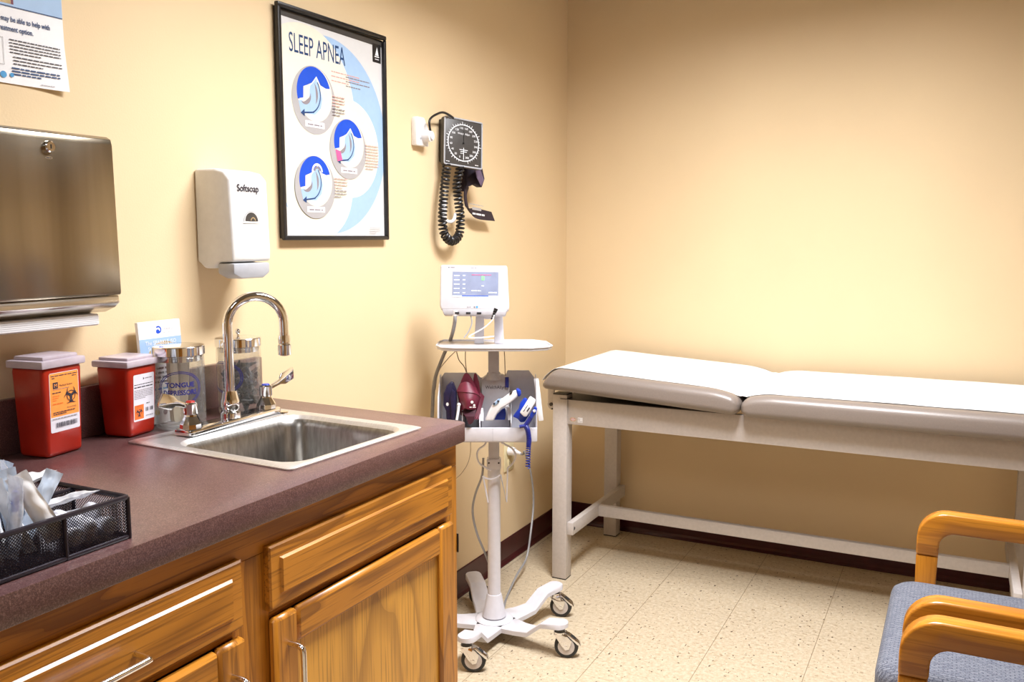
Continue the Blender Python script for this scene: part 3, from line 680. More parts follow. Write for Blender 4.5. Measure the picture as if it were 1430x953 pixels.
s.text(0, .026, 'Welch Allyn', .0095, card, 'CENTER'); s.rect(-.016, .016, -.024, -.0222, card); s.rect(-.0010, .0010, -.055, -.016, card); s.lines(-.012, .012, -.030, .006, 2, .002, card); s.lines(-.066, -.045, -.068, .004, 1, .002, card); s.lines(.045, .066, -.068, .004, 1, .002, card)
s.build('dial_print', ga_)
b = MB(); b.box((-.0007, -.004, .0030), (.0007, .040, .0038), black, M=GM); b.sphere(GM @ Vector((0, 0, .003)), .003, black); b.build('needle', ga_)
# coiled tube
g0 = GM @ Vector((-.055, -.078, -.01)); g1 = GM @ Vector((-.004, -.078, -.01))
gp = [g0, wl(621, 260, .045), wl(619, 285, .045), wl(618, 310, .045), wl(621, 328, .045), wl(631, 337, .045), wl(641, 328, .045), wl(643, 305, .045), wl(640, 280, .045), wl(638, 258, .045), g1]
path = bez(gp, 26); coil = []
# resample by arc length, wind a helix about the path
acc = [0]
for a_, c_ in zip(path, path[1:]): acc.append(acc[-1]+(c_-a_).length)
LT = acc[-1]; turns = 44; NS = turns*14; j = 0
for k in range(NS+1):
    t_ = LT*k/NS
    while j < len(acc)-2 and acc[j+1] < t_: j += 1
    q = path[j].lerp(path[j+1], (t_-acc[j])/max(1e-6, acc[j+1]-acc[j])); tg = (path[j+1]-path[j]).normalized()
    u_ = Vector((1, 0, 0)); w_ = tg.cross(u_).normalized(); a = 2*PI*turns*k/NS
    coil.append(q+(u_*math.cos(a)+w_*math.sin(a))*.0125)
o = MB().tube(coil, .0040, black, 7).build('coiled_tube'); tag(pivot(o, (.045, 2.66, 1.33)), 'black coiled tube hanging in a loop below the wall pressure gauge', 'tube')
# folded cuff
def ribbon(name, pts_l, pts_r, m, th=.004, extra=None):
    b = MB(); L_ = bez(pts_l, 6); R2 = bez(pts_r, 6); b.grid([[l, l.lerp(r, .5), r] for l, r in zip(L_, R2)], m, thick=th); return b
cf = thing('pressure_cuff', 'black blood pressure cuff with a printed strap hanging beside the wall gauge', 'cuff', (.03, 2.82, 1.40))
cuffm = speckled('black_cuff_nylon', (.018, .010, .026), .55, amt=.3, scale=60, bs=.3)
cuffp = speckled('cuff_lining', (.12, .085, .15), .6, amt=.2)
b = MB(); P = [wl(648, 232, .030), wl(662, 231, .05), wl(673, 232, .075), wl(677, 250, .075), wl(673, 262, .075), wl(664, 257, .06), wl(652, 262, .04), wl(649, 268, .03)]
b.prism(P, (-.022, 0, 0), cuffm, .002); b.build('cuff_body', cf)
b = MB(); b.prism([wl(663, 232, .078), wl(669, 232, .078), wl(676, 251, .078), wl(672, 260, .078), wl(666, 248, .078)], (-.002, 0, 0), cuffp); b.build('lining', cf)
b = ribbon('s', [wl(650, 255, .035), wl(649, 275, .035), wl(652, 290, .035), wl(664, 291, .035), wl(685, 296, .035)], [wl(655, 262, .035), wl(652, 275, .035), wl(657, 297, .035), wl(667, 306, .035), wl(690, 309, .035)], cuffm)
b.build('strap', cf)
o_ = wl(656, 297, .042); s = Sheet(frameM(o_, wl(684, 302, .042)-wl(656, 297, .042), (0, 0, 1)))
s.rect(.018, .085, .012, .022, pgrey); s.lines(.02, .11, -.004, .008, 1, .006, card, 1); s.lines(.0, .1, .03, .01, 1, .003, pgrey, 1); s.build('lettering', cf)
# hook and plug box
hk = thing('wall_hook', 'white plastic adhesive hook on the wall behind the coiled tube', 'hook', (0, 2.655, 1.39))
b = MB(); b.box((0, 2.625, 1.385), (.004, 2.665, 1.47), white, .0018); b.build('plate', hk)
b = MB(); b.tube(bez([(.003, 2.645, 1.40), (.018, 2.655, 1.388), (.030, 2.668, 1.395), (.032, 2.678, 1.418)], 6), [.006]*18+[.005], white, 10); b.build('hook_arm', hk)
pg = thing('plug_box', 'white plastic plug box on the wall left of the black gauge', 'plug', (0, 2.48, 1.64))
b = MB(); b.prism([(0, 2.452, 1.632), (0, 2.525, 1.632), (0, 2.525, 1.690), (0, 2.500, 1.724), (0, 2.458, 1.724), (0, 2.452, 1.71)], (.022, 0, 0), white, .004); b.build('plate', pg)
b = MB(); b.cyl((.02, 2.497, 1.665), (.050, 2.497, 1.662), .021, white, .017); b.cyl((.05, 2.497, 1.662), (.055, 2.497, 1.662), .010, white); b.build('plug', pg)
b = MB(); b.cyl((.022, 2.474, 1.655), (.0235, 2.474, 1.655), .004, greyp); b.build('screw', pg)
b = MB(); b.tube(bez([(.045, 2.50, 1.672), wl(600, 168, .045), wl(611, 159, .045), wl(622, 158, .045), GP-gn*.024+Vector((0, -.02, .075)), GP-gn*.024+Vector((0, -.01, .03))], 10), .0038, black, 10)
tag(pivot(b.build('power_cord'), (.045, 2.5, 1.67)), 'short black cord arching from the white plug box to the gauge', 'cord')

# wall outlet low behind the stand
wo = thing('wall_outlet', 'ivory duplex outlet low on the left wall behind the monitor stand', 'outlet', (0, 3.14, .37))
b = MB(); b.box((0, 3.096, .385), (.006, 3.182, .525), ivory, .003); b.build('cover_plate', wo)
b = MB(); b.box((.006, 3.122, .395), (.009, 3.156, .435), ivory, .004)
for k in (-1, 1): b.box((.009, 3.139+k*.006-.001, .41), (.0093, 3.139+k*.006+.001, .422), black)
b.build('socket', wo)

# ================================================================== EXAM TABLE
et = thing('exam_table', 'long exam table with taupe vinyl cushions and pale grey frame at the back wall', 'exam table', (1.06, 3.36, 0))
for x0 in (.238, 1.838):
    for yy in (3.053, 3.615):
        b = MB(); b.box((x0, yy, .004), (x0+.059, yy+.055, .735), tablew, .0025); b.box((x0+.001, yy+.001, 0), (x0+.058, yy+.054, .0045), rubber); b.box((x0+.001, yy+.001, .735), (x0+.058, yy+.054, .739), darkg); b.build('leg', et)
for yy in (3.062, 3.635):
    b = MB(); b.box((.2972, yy, .622), (1.8378, yy+.022, .718), tablew, .002); b.build('side_rail', et)
for x0 in (.250, 1.850):
    b = MB(); b.box((x0, 3.1082, .622), (x0+.022, 3.6148, .718), tablew, .002); b.build('end_rail', et)
for x0 in (.2972, 1.8128):
    b = MB(); b.box((x0, 3.062, .182), (x0+.0248, 3.662, .232), tablew, .002)
    sx_ = x0+.0248 if x0 < 1 else x0-.0008
    b.box((sx_, 3.074, .200), (sx_+.0008, 3.078, .214), black); b.cyl((sx_-.001, 3.078, .207), (sx_+.0015, 3.078, .207), .005, darkg, n=10)
    b.build('stretcher', et)
b = MB(); b.box((.322, 3.330, .184), (1.8128, 3.356, .229), tablew, .002); b.build('foot_rail', et)
def soft(d): return .020*max(0, 1-max(0, d)/.115)**2   # the cushions slope down towards their joint
def pad(x0, x1, y0, y1, h, r, ry, m, M, shear=0., inner=0.):
    O0 = rrect(x0, x1, 0, h, r, 7); O = []
    for i, p in enumerate(O0):     # extra points along the long sides keep the slopes smooth
        q = O0[(i+1) % len(O0)]; O.append(p); k_ = 40 if abs(q[0]-p[0]) > .3 else 1
        O += [(p[0]+(q[0]-p[0])*t/k_, p[1]+(q[1]-p[1])*t/k_) for t in range(1, k_)]
    b = MB(); n = len(O); N = []
    for i in range(n):
        a, c_ = Vector(O[i-1]), Vector(O[(i+1) % n]); t = (c_-a).normalized(); N.append(Vector((t.y, -t.x)))
    rings = []; K = 6
    def ring(y, off): 
        rg = []
        for (px, pz), nn_ in zip(O, N):
            X, Z = px-nn_.x*off, pz-nn_.y*off
            if shear and X < x0+.2: X += shear*(Z/h)*max(0, 1-(X-x0)/.2)
            Z -= soft(abs(X-inner))*max(0, Z/h)
            rg.append(M @ Vector((X, y, Z)))
        return rg
    ys = [(y0+ry*(1-math.cos(PI/2*k/K)), ry*(1-math.sin(PI/2*k/K))) for k in range(K+1)]
    allr = [ring(y, o_*.8) for y, o_ in ys]+[ring(y1-(y-y0), o_*.8) for y, o_ in ys[::-1]]
    V = [[b.bm.verts.new(p) for p in rg] for rg in allr]; fs = []
    for A, B in zip(V, V[1:]):
        for i in range(n): fs.append(b.bm.faces.new((A[i], A[(i+1) % n], B[(i+1) % n], B[i])))
    fs += [b.bm.faces.new(V[0][::-1]), b.bm.faces.new(V[-1])]
    bmesh.ops.recalc_face_normals(b.bm, faces=fs); b._fin(fs, m, True); return b
TL = math.radians(2.9)
HM = Matrix.Translation((.958, 0, .722)) @ Matrix.Rotation(TL, 4, 'Y')   # tilts the far end up
b = pad(-.765, .0, 2.995, 3.685, .082, .034, .034, vinyl, HM, shear=.055); b.build('head_cushion', et, auto=False)
b = pad(.962, 1.950, 2.995, 3.685, .082, .034, .034, vinyl, Matrix.Translation((0, 0, .7195)), inner=.962); b.build('body_cushion', et, auto=False)
b = MB(); b.box((.27, 3.05, .7195), (.93, 3.63, .7215), darkg, M=Matrix.Translation((0, 0, 0))); b.build('deck_board', et)
s = Sheet(frameM((.297, 3.0618, .622), (1, 0, 0), (0, 0, 1)))
s.disc(.022, .020, .013, tan, .008); s.disc(.022, .020, .0105, pred, .006); s.rect(.012, .032, .0195, .0205, card); s.rect(.0215, .0225, .0125, .0275, card)
s.rect(.042, .062, .010, .030, card); s.disc(.047, .022, .004, pgrey2); s.disc(.047, .022, .0028, card); s.lines(.044, .060, .013, .004, 1, .0015, pgrey2, 1)
s.build('maker_label', et)
# paper holder bracket at the head end
b = MB(); b.prism([(.205, 3.08, .765), (.232, 3.08, .765), (.232, 3.08, .700), (.226, 3.08, .676), (.214, 3.08, .670), (.206, 3.08, .678), (.205, 3.08, .70)], (0, .006, 0), tablew, .001); b.build('roll_bracket', et)
b = MB(); b.cyl((.220, 3.0795, .690), (.220, 3.074, .690), .007, darkg, n=16); b.cyl((.222, 3.088, .688), (.222, 3.12, .688), .021, black); b.build('roll_knob', et)

def toppt(x):   # highest surface of the two cushions at x
    def rnd(d, r=.036): 
        d = max(0, d); return 0 if d >= r else r-math.sqrt(max(0, r*r-(r-d)**2))
    zs = []
    if x < .962:
        u = -(.958-x); h = .082-rnd(-u)-soft(-u); zs.append((HM @ Vector((u, 0, h))).z)
    if x > .955: zs.append(.7195+.082-rnd(x-.962)-soft(x-.962))
    return max(zs) if zs else .72
xs = [.262+.0115*k for k in range(147)]
zz = [toppt(x) for x in xs]
for _ in range(3): zz = [max(zz[i], (zz[max(0, i-1)]+zz[min(len(zz)-1, i+1)])/2) for i in range(len(zz))]
zz = [z+.008*math.exp(-((x-.960)/.020)**2) for x, z in zip(xs, zz)]
prof = [(.196, .787), (.206, .802), (.220, .816), (.238, .830), (.250, .8365)]
prof = [(x, z) for x, z in prof]+[(x, z+.0022) for x, z in zip(xs[1:], zz[1:])]
b = MB(); b.grid([[(x, y, z+.0012*math.sin(y*31+x*5)*(.5+.5*math.sin(x*23))) for y in [3.045+.60*k/12 for k in range(13)]] for x, z in prof], paper, thick=.0006)
tag(pivot(b.build('table_paper'), (.3, 3.35, .80)), 'white paper strip rolled out along the exam table cushions', 'paper')

# ================================================================== CHAIRS
def chair(y_near, label):
    """arms run along x; the chair faces the counter"""
    W = .65; yf = y_near+W; x0 = 1.548
    t = thing('waiting_chair', label, 'chair', (1.80, y_near+W/2, 0), 0, None)
    def U(p, z=0): return p
    for ya in (y_near, yf-.045):
        # arm: bent bow seen from the side, closed outline in x-z pushed along y
        r_o, r_i, th, zt, xb = .070, .022, .052, .640, 2.13
        P = []
        for k in range(9):
            a = PI-PI/2*k/8; P.append((x0+r_o+r_o*math.cos(a), zt-r_o+r_o*math.sin(a)))
        P += [(xb-.02, zt-.006), (xb, zt-.02), (xb, zt-th)]
        for k in range(7):
            a = PI/2+PI/2*k/6; P.append((x0+th+r_i+.014+r_i*1.6*math.cos(a), zt-th-r_i*1.6+r_i*1.6*math.sin(a)))
        P += [(x0+th, zt-.115), (x0, zt-.115)]
        b = MB(); b.prism([(x, ya, z) for x, z in P], (0, .045, 0), chw, .006, 3); b.build('arm', t)
        b = MB(); b.prism([(x0+.0005, ya+.0005, zt-.1155), (x0+th-.0005, ya+.0005, zt-.1155), (x0+.040, ya+.0005, 0), (x0+.004, ya+.0005, 0)], (0, .044, 0), chwz, .005, 2); b.build('leg', t)
        b = MB(); b.prism([(xb-.055, ya+.0005, zt-th-.0005), (xb-.010, ya+.0005, zt-th-.0005), (xb+.055, ya+.0005, 0), (xb+.015, ya+.0005, 0)], (0, .044, 0), chwz, .005, 2); b.build('leg', t)
    b = MB()
    for xa in (x0+.010, xb-.045): b.box((xa, y_near+.0455, .325), (xa+.022, yf-.0455, .375), chw, .003)
    for ya in (y_near+.0455, yf-.0675): b.box((x0+.033, ya, .325), (xb-.046, ya+.022, .375), chw, .003)
    b.build('seat_frame', t)
    # seat cushion: front (low x) rounded, sides just inside the arms
    O = rrect(1.497, 2.085, y_near+.043, yf-.043, .055, 7); cx_ = Vector((1.79, y_near+W/2))
    lv = [(0.020, .377), (.006, .384), (0, .400), (0, .432), (.005, .448), (.016, .458), (.04, .4635), (.12, .467)]
    b = MB(); V = []
    for ins, z in lv:
        row = []
        for x, y in O:
            hx, hy = (2.085-1.497)/2, (W-.086)/2
            row.append(b.bm.verts.new((cx_.x+(x-cx_.x)*(1-ins/hx), cx_.y+(y-cx_.y)*(1-ins/hy), z)))
        V.append(row)
    fs = []
    for A, B in zip(V, V[1:]):
        for i in range(len(A)): fs.append(b.bm.faces.new((A[i], A[(i+1) % len(A)], B[(i+1) % len(A)], B[i])))
    fs += [b.bm.faces.new(V[0][::-1]), b.bm.faces.new(V[-1])]
    bmesh.ops.recalc_face_normals(b.bm, faces=fs); b._fin(fs, fab, True); b.build('seat', t, auto=False)
    b = MB(); Mb = Matrix.Translation((2.115, y_near+W/2, .50)) @ Matrix.Rotation(math.radians(12), 4, 'Y')
    b.box((-.03, -.265, 0), (.03, .265, .40), fab, .022, 4, M=Mb); b.build('backrest', t)
    b = MB()
    for sgn in (-1, 1): b.box((-.018, sgn*.290-.022, -.12), (.026, sgn*.290+.022, .43), chwz, .006, 2, M=Mb)
    b.box((.004, -.270, .405), (.026, .270, .43), chw, .006, 2, M=Mb); b.build('back_frame', t)
    return t
chair(1.815, 'wooden armchair with blue-grey woven seat, the chair nearer the exam table')
chair(1.108, 'wooden armchair cut off at the bottom right, only its front arm in view')

# ================================================================== MONITOR STAND
O3 = Vector((.272, 2.508, 0)); cu_ = Vector((math.cos(YAW), math.sin(YAW), 0)); cn_ = Vector((math.sin(YAW), -math.cos(YAW), 0))
CM = Matrix(((cu_.x, -cn_.x, 0, O3.x), (cu_.y, -cn_.y, 0, O3.y), (0, 0, 1, 0), (0, 0, 0, 1)))   # local: x right, -y towards the room, z up
CMi = CM.inverted()
def cq(px, py, w=0.):   # local point on the plane w in front of the post
    return CMi @ on(px, py, O3+cn_*w, cn_)
def cW(p): return CM @ Vector(p)
st = thing('monitor_stand', 'white rolling vital signs monitor on a wheeled pole stand', 'monitor stand', tuple(O3), YAW)
def addp(b, name, par=None): return b.build(name, par or st)
# base
b = MB(); c0 = O3+Vector((0, 0, 0)); RA = .262
angs = [math.radians(a) for a in (63, -9, -81, -153, 135)]
b.loft([(c0+Vector((0, 0, z)), r) for z, r in ((.046, .055), (.048, .062), (.060, .064), (.064, .058), (.066, .04))], (0, 0, 1), cartw, 40)
for a in angs:
    d = Vector((math.cos(a), math.sin(a), 0)); n_ = Vector((-d.y, d.x, 0)); P = []
    T = [(.0, .040, .058, .056), (.06, .040, .058, .046), (.11, .040, .058, .036), (.150, .044, .062, .031), (.154, .045, .063, .031), (.205, .088, .105, .029), (.209, .089, .106, .029), (RA, .098, .116, .029), (RA+.012, .099, .116, .026), (RA+.021, .100, .116, .018), (RA+.026, .101, .115, .008)]
    prev = None; fs = []
    for dist, zl, zh, hw in T:
        q = [c0+d*dist+n_*sx*hw*fx+Vector((0, 0, z)) for sx, z, fx in ((-1, zl, 1), (1, zl, 1), (1, zh-.003, 1), (1, zh, .92), (-1, zh, .92), (-1, zh-.003, 1))]
        row = [b.bm.verts.new(p) for p in q]
        if prev:
            for i in range(6): fs.append(b.bm.faces.new((prev[i], prev[(i+1) % 6], row[(i+1) % 6], row[i])))
        prev = row
    fs.append(b.bm.faces.new(prev)); bmesh.ops.recalc_face_normals(b.bm, faces=fs); b._fin(fs, cartw, True)
addp(b, 'base')
for i, a in enumerate(angs):
    d = Vector((math.cos(a), math.sin(a), 0)); top_ = c0+d*RA+Vector((0, 0, .099))
    ca = bpy.data.objects.new('caster', None); COL.objects.link(ca); ca.parent = st
    ca.matrix_local = WM[st.name].inverted() @ Matrix.Translation(top_); WM[ca.name] = Matrix.Translation(top_); ca.empty_display_size = .02
    sw = math.radians(14)+(i*.08)          # all casters trail towards the same side
    f = Vector((math.cos(sw), math.sin(sw), 0)); n_ = Vector((-f.y, f.x, 0)); wc = top_+f*.022; wc.z = .0385
    b = MB(); b.loft([(wc+n_*k, r) for k, r in ((-.012, .030), (-.011, .036), (-.007, .0385), (.007, .0385), (.011, .036), (.012, .030))], n_, rubber, 28)
    b.loft([(wc+n_*k, r) for k, r in ((-.0135, .006), (-.0128, .027), (.0128, .027), (.0135, .006))], n_, tablew, 24); addp(b, 'wheel', ca)
    b = MB(); b.cyl(top_+Vector((0, 0, -.002)), top_+Vector((0, 0, -.014)), .017, black); b.cyl(top_+Vector((0, 0, -.014)), top_+Vector((0, 0, -.026)), .019, chrome)
    for sgn in (-1, 1):
        q = [top_+n_*sgn*.0155+f*u_+Vector((0, 0, z)) for u_, z in ((-.017, -.020), (.020, -.018), (.040, -.040), (.032, -.066), (.020, -.070), (.008, -.058))]
        b.prism(q, n_*.002*sgn, chrome, .0005)
    b.cyl(wc-n_*.019, wc+n_*.019, .005, chrome, n=12); addp(b, 'fork', ca)
    b = MB(); q = [top_+f*u_+Vector((0, 0, z)) for u_, z in ((.010, -.016), (.030, -.020), (.062, -.044), (.070, -.058), (.058, -.054), (.030, -.034), (.012, -.026))]
    b.prism([p-n_*.012 for p in q], n_*.024, chrome, .003); addp(b, 'brake_pedal', ca)
# post
b = MB(); b.loft([(c0+Vector((0, 0, z)), r) for z, r in ((.070, .040), (.080, .037), (.140, .026), (.146, .024), (.147, .020))], (0, 0, 1), cartw, 32); addp(b, 'base_cone')
b = MB(); b.cyl(c0+Vector((0, 0, .10)), c0+Vector((0, 0, .60)), .0215, cartw, n=28); addp(b, 'lower_pole')
b = MB(); b.box((-.0235, -.022, .575), (.0235, .022, .612), cartw, .006, 2, M=CM)
for k in (-1, 1): b.cyl(cW((k*.016, -.0225, .600)), cW((k*.016, -.0215, .600)), .003, black, n=10)
addp(b, 'collar')
b = MB(); b.box((-.0175, -.0165, .60), (.0175, .0165, .975), cartg, .003, 2, M=CM); b.cyl(cW((0, 0, .897)), cW((0, 0, .875)), .021, cartg, .030); addp(b, 'upper_pole')
# accessory basket
bl = cq(614, 521, .03).x; brr = cq(748, 521, .03).x; zbt = .885; zfb = .735; zfl = .690; yb, yf = .045, -.095
b = MB(); T3 = .004
def panel(pts, d, m=cartw, bev=.0012): b.prism([cW(p) for p in pts], CM.to_3x3() @ Vector(d), m, bev)
panel([(bl, yb, zfl), (brr, yb, zfl), (brr, yb, zbt-.015), (brr-.02, yb, zbt+.012), (.045, yb, zbt+.012), (.035, yb, zbt-.012), (-.045, yb, zbt-.012), (-.06, yb, zbt+.004), (bl+.01, yb, zbt+.004), (bl, yb, zbt-.01)], (0, T3, 0))
panel([(bl, yf, zfl), (bl, yb-.0005, zfl), (bl, yb-.0005, zbt), (bl, yb-.03, zbt), (bl, yf+.02, zbt-.06), (bl, yf, zfb+.02)], (-T3, 0, 0))
panel([(brr, yf, zfl), (brr, yb-.0005, zfl), (brr, yb-.0005, zbt), (brr, yf+.03, zbt-.005), (brr, yf, zbt-.07)], (T3, 0, 0))
panel([(bl-.004, yf-.0005, zfl), (brr+.004, yf-.0005, zfl), (brr+.004, yf-.0005, zfb), (bl-.004, yf-.0005, zfb)], (0, -.006, 0), bev=.002)
panel([(bl, yf, zfl), (brr, yf, zfl), (brr, yb, zfl), (bl, yb, zfl)], (0, 0, -T3))
for xd, zz_ in ((-.100, .85), (-.045, .80), (.055, .80)):
    panel([(xd, yf+.002, zfl+.001), (xd, yb-.001, zfl+.001), (xd, yb-.001, zz_), (xd, yf+.03, zz_-.03), (xd, yf+.002, zfb+.015)], (.003, 0, 0))
addp(b, 'basket')
b = MB(); panel([(-.040, .018, zfl+.001), (.052, .018, zfl+.001), (.052, .018, .876), (.030, .018, .890), (-.022, .018, .890), (-.040, .018, .876)], (0, -.036, 0), cartg, .003); cv = addp(b, 'post_cover')
s = Sheet(frameM(cW((.006, -.0184, .846)), cu_, (0, 0, 1))); s.text(0, 0, 'WelchAllyn', .0155, ink, 'CENTER', .9); s.build('lettering', cv)
b = MB(); b.box((-.002, yf-.0069, zfl+.001), (-.001, yf-.0062, zfb-.001), greyp, M=CM); addp(b, 'basket_seam')
b = MB(); b.box((-.008, -.002, -.07), (.008, .004, .07), white, .002, M=CM @ Matrix.Translation((brr+.010, -.03, .812)) @ Matrix.Rotation(-.12, 4, 'Y')); addp(b, 'clip')
# tray
b = MB(); tl = [(-.170, .105), (.125, .105), (.172, .06), (.187, -.045), (.175, -.075), (.12, -.105), (-.12, -.105), (-.165, -.085), (-.182, -.045), (-.182, .06)]
tz = .979
b.prism([cW((x, y, tz)) for x, y in tl], (0, 0, .010), cartw, .004, 2)
b.tube([cW((x, y, tz+.011)) for x, y in tl], .0035, cartw, 8, closed=True); addp(b, 'tray')
# bracket between tray and monitor
b = MB(); bkx = -.014
outl = [(bkx-.050, .989), (bkx+.048, .989), (bkx+.045, 1.03), (bkx+.042, 1.12), (bkx-.042, 1.12), (bkx-.045, 1.03)]
for q in (((bkx-.05, .990), (bkx-.018, .990), (bkx-.016, 1.12), (bkx-.042, 1.12)), ((bkx+.016, .990), (bkx+.048, .990), (bkx+.042, 1.12), (bkx+.016, 1.12)), ((bkx-.017, 1.07), (bkx+.017, 1.07), (bkx+.017, 1.12), (bkx-.017, 1.12))):
    b.prism([cW((x, .010, z)) for x, z in q], CM.to_3x3() @ Vector((0, .012, 0)), cartw, .003)
addp(b, 'monitor_bracket')
# monitor
m0 = cq(611.5, 371, .03); m1 = cq(705, 369, .03); m2 = cq(712, 432, .05); m3 = cq(616, 436, .05)
mc = (m0+m1+m2+m3)/4; tilt = math.radians(-13)
MM = CM @ Matrix.Translation((mc.x, -.035, mc.z)) @ Matrix.Rotation(math.radians(.6), 4, 'Y') @ Matrix.Rotation(tilt, 4, 'X')
hw, hh = (m1.x-m0.x)/2, (m1.z-m2.z)/2/math.cos(tilt)
b = MB(); P = [(-hw, hh), (hw, hh), (hw+.008, -hh+.014), (hw+.006, -hh), (-hw+.004, -hh), (-hw-.000, -hh+.014)]
b.prism([MM @ Vector((x, 0, z)) for x, z in P], MM.to_3x3() @ Vector((0, .035, 0)), cartw, .006, 3)
b.prism([MM @ Vector((x, -.001, z)) for x, z in [(-hw+.006, -hh+.004), (hw+.002, -hh+.004), (hw-.004, -hh-.016), (-hw+.014, -hh-.016)]], MM.to_3x3() @ Vector((0, .030, 0)), cartg, .004, 2)
mo = addp(b, 'monitor')
s = Sheet(MM @ Matrix(((1, 0, 0, 0), (0, 0, -1, -.0002), (0, 1, 0, 0), (0, 0, 0, 1))))
sx0, sx1, sz0, sz1 = -hw+.040, hw-.028, -.030, .050
s.rect(sx0-.002, sx1+.002, sz0-.002, sz1+.002, greyp); s.rect(sx0, sx1, sz0, sz1, scr)
s.rect(sx0, sx1, sz0, sz0+.004, scw); s.rect(sx0+.03, sx1-.03, sz0+.001, sz0+.004, royal)
for k in range(5): s.lines(sx0+.004, sx0+.022, .037-k*.014, .01, 1, .003, scw, 1); s.lines(sx0+.032, sx0+.040, .037-k*.014, .01, 1, .0035, scw, 1)
s.rect(sx0+.092, sx0+.101, .024, .037, scg); s.rect(sx0+.095, sx0+.098, .027, .034, scr); s.lines(sx0+.092, sx0+.10, .004, .01, 1, .003, scw, 1); s.lines(sx0+.06, sx0+.09, -.012, .012, 1, .003, scw, 1); s.lines(sx1-.03, sx1-.004, -.018, .01, 1, .004, scw, 1); s.lines(sx0+.06, sx1-.02, .040, .01, 1, .002, pink, 1)
s.build('screen', mo)
s = Sheet(MM @ Matrix(((1, 0, 0, 0), (0, 0, -1, -.0002), (0, 1, 0, 0), (0, 0, 0, 1))))
s.poly([(-hw+.024, hh-.010), (-hw+.027, hh-.006), (-hw+.030, hh-.010)], ink); s.lines(-hw+.032, -hw+.046, hh-.010, .01, 1, .0028, pgrey2, 1); s.lines(-.01, .012, hh-.010, .01, 1, .0024, pgrey2, 1)
s.disc(.004, -.063, .003, pgrey2); s.disc(-.01, -.063, .002, pgrey2); s.lines(-.02, -.014, -.064, .01, 1, .002, pgrey2, 1); s.disc(.012, -.0625, .0035, teal)
s.build('markings', mo)
b = MB()
for x in (-.058, -.022, .012): b.box((x, -.003, -hh-.0125), (x+.014, .0, -hh-.0065), black, M=MM)
b.build('port', mo)
# cable rack of bent white wire
def zz2(X, Y): return cW(cq(640+X/6.81, 600+Y/6.81, .035))
b = MB(); b.tube(bez([cW((-.020, .0, .697))]+[zz2(*q) for q in ((255, 140), (195, 190), (178, 250), (200, 320), (255, 360), (310, 395))], 6), .0031, cartw, 8)
b.tube(bez([cW((.040, .0, .697))]+[zz2(*q) for q in ((410, 110), (440, 140), (510, 180), (545, 245), (520, 320), (470, 368))], 6), .0031, cartw, 8)
b.tube([zz2(*q) for q in ((470, 368), (460, 690), (402, 432))], .0031, cartw, 8)
b.tube(bez([zz2(*q) for q in ((402, 432), (360, 462), (310, 475), (260, 465), (235, 445))], 6), .0031, cartw, 8); b.tube([zz2(235, 445), zz2(283, 695)], .0031, cartw, 8)
addp(b, 'wire_rack')
# hoses and leads
def lead(name, pts, r, m, lab, cat='cable', w0=.03, n=10):
    P = [cW(cq(x, y, w)) for x, y, w in pts]; o = MB().tube(bez(P, 8), r, m, n).build(name); return tag(pivot(o, P[0]), lab, cat)
lead('pressure_hose', [(636, 437, .045), (635, 450, .045), (632, 465, -.04), (627, 480, -.115), (618, 500, -.115), (607, 532, -.105), (604, 570, -.10), (603, 605, -.09)], .0062, hose_g, 'thick grey pressure hose hanging from the monitor past the left of the tray', 'hose')
b = MB(); e = cW(cq(636, 437, .045)); b.cyl(e+Vector((0, 0, .008)), e-Vector((0, 0, .010)), .011, white); tag(pivot(b.build('hose_connector'), e), 'white connector where the grey hose meets the monitor', 'connector')
lead('sensor_lead', [(656, 436, .045), (659, 450, .05), (655, 462, .05), (648, 472, .05)], .0022, greyp, 'thin grey lead drooping from the monitor onto the tray')
lead('patient_cable', [(693, 431, .05), (690, 440, .055), (687, 448, .055), (676, 458, .055), (664, 465, .055), (655, 471, .055), (670, 472, .06), (690, 470, .06)], .0022, white, 'white cable looping from the monitor socket onto the tray')
b = MB()
for k in range(5):
    a_, c_ = cW(cq(693-k*1.3, 431+k*3.2, .052)), cW(cq(693-(k+.8)*1.3, 431+(k+.8)*3.2, .052)); b.cyl(a_, c_, .0065-k*.0006, black, n=14)
tag(pivot(b.build('cable_strain_relief'), cW(cq(693, 431, .05))), 'black ribbed strain relief plugged into the monitor underside', 'connector')
lead('thin_wire', [(637, 489, -.07), (641, 503, -.06), (648, 512, -.055), (652, 522, -.052)], .0017, wire_t, 'thin tan wire below the tray ending in the left basket')
lead('thin_wire', [(637, 490, -.08), (625, 502, -.10), (612, 520, -.108), (608, 545, -.112)], .0015, wire_t, 'thin tan wire slanting left from under the tray')
lead('thin_wire', [(650, 488, -.06), (650, 505, -.055), (652, 522, -.052)], .0015, wire_t, 'thin tan wire hanging straight from the tray behind the red cuff')
lead('thin_wire', [(704, 487, -.035), (705, 505, -.02), (705.5, 528, .0)], .0015, wire_t, 'thin dark wire dropping to the small blue plug')
lead('thin_wire', [(657, 612, .08), (657, 632, .02), (653, 648, -.03), (644, 662, -.07), (634, 671, -.08)], .0013, wire_t, 'thin tan wire hanging below the basket beside the cabinet')
b = MB(); e = cq(708, 534, .022); b.box((-.006, -.004, -.017), (.006, .004, .017), darkb, .0015, M=CM @ Matrix.Translation(e)); tag(pivot(b.build('probe_plug'), cW(e)), 'small dark blue plug hanging on the grey post cover', 'plug')
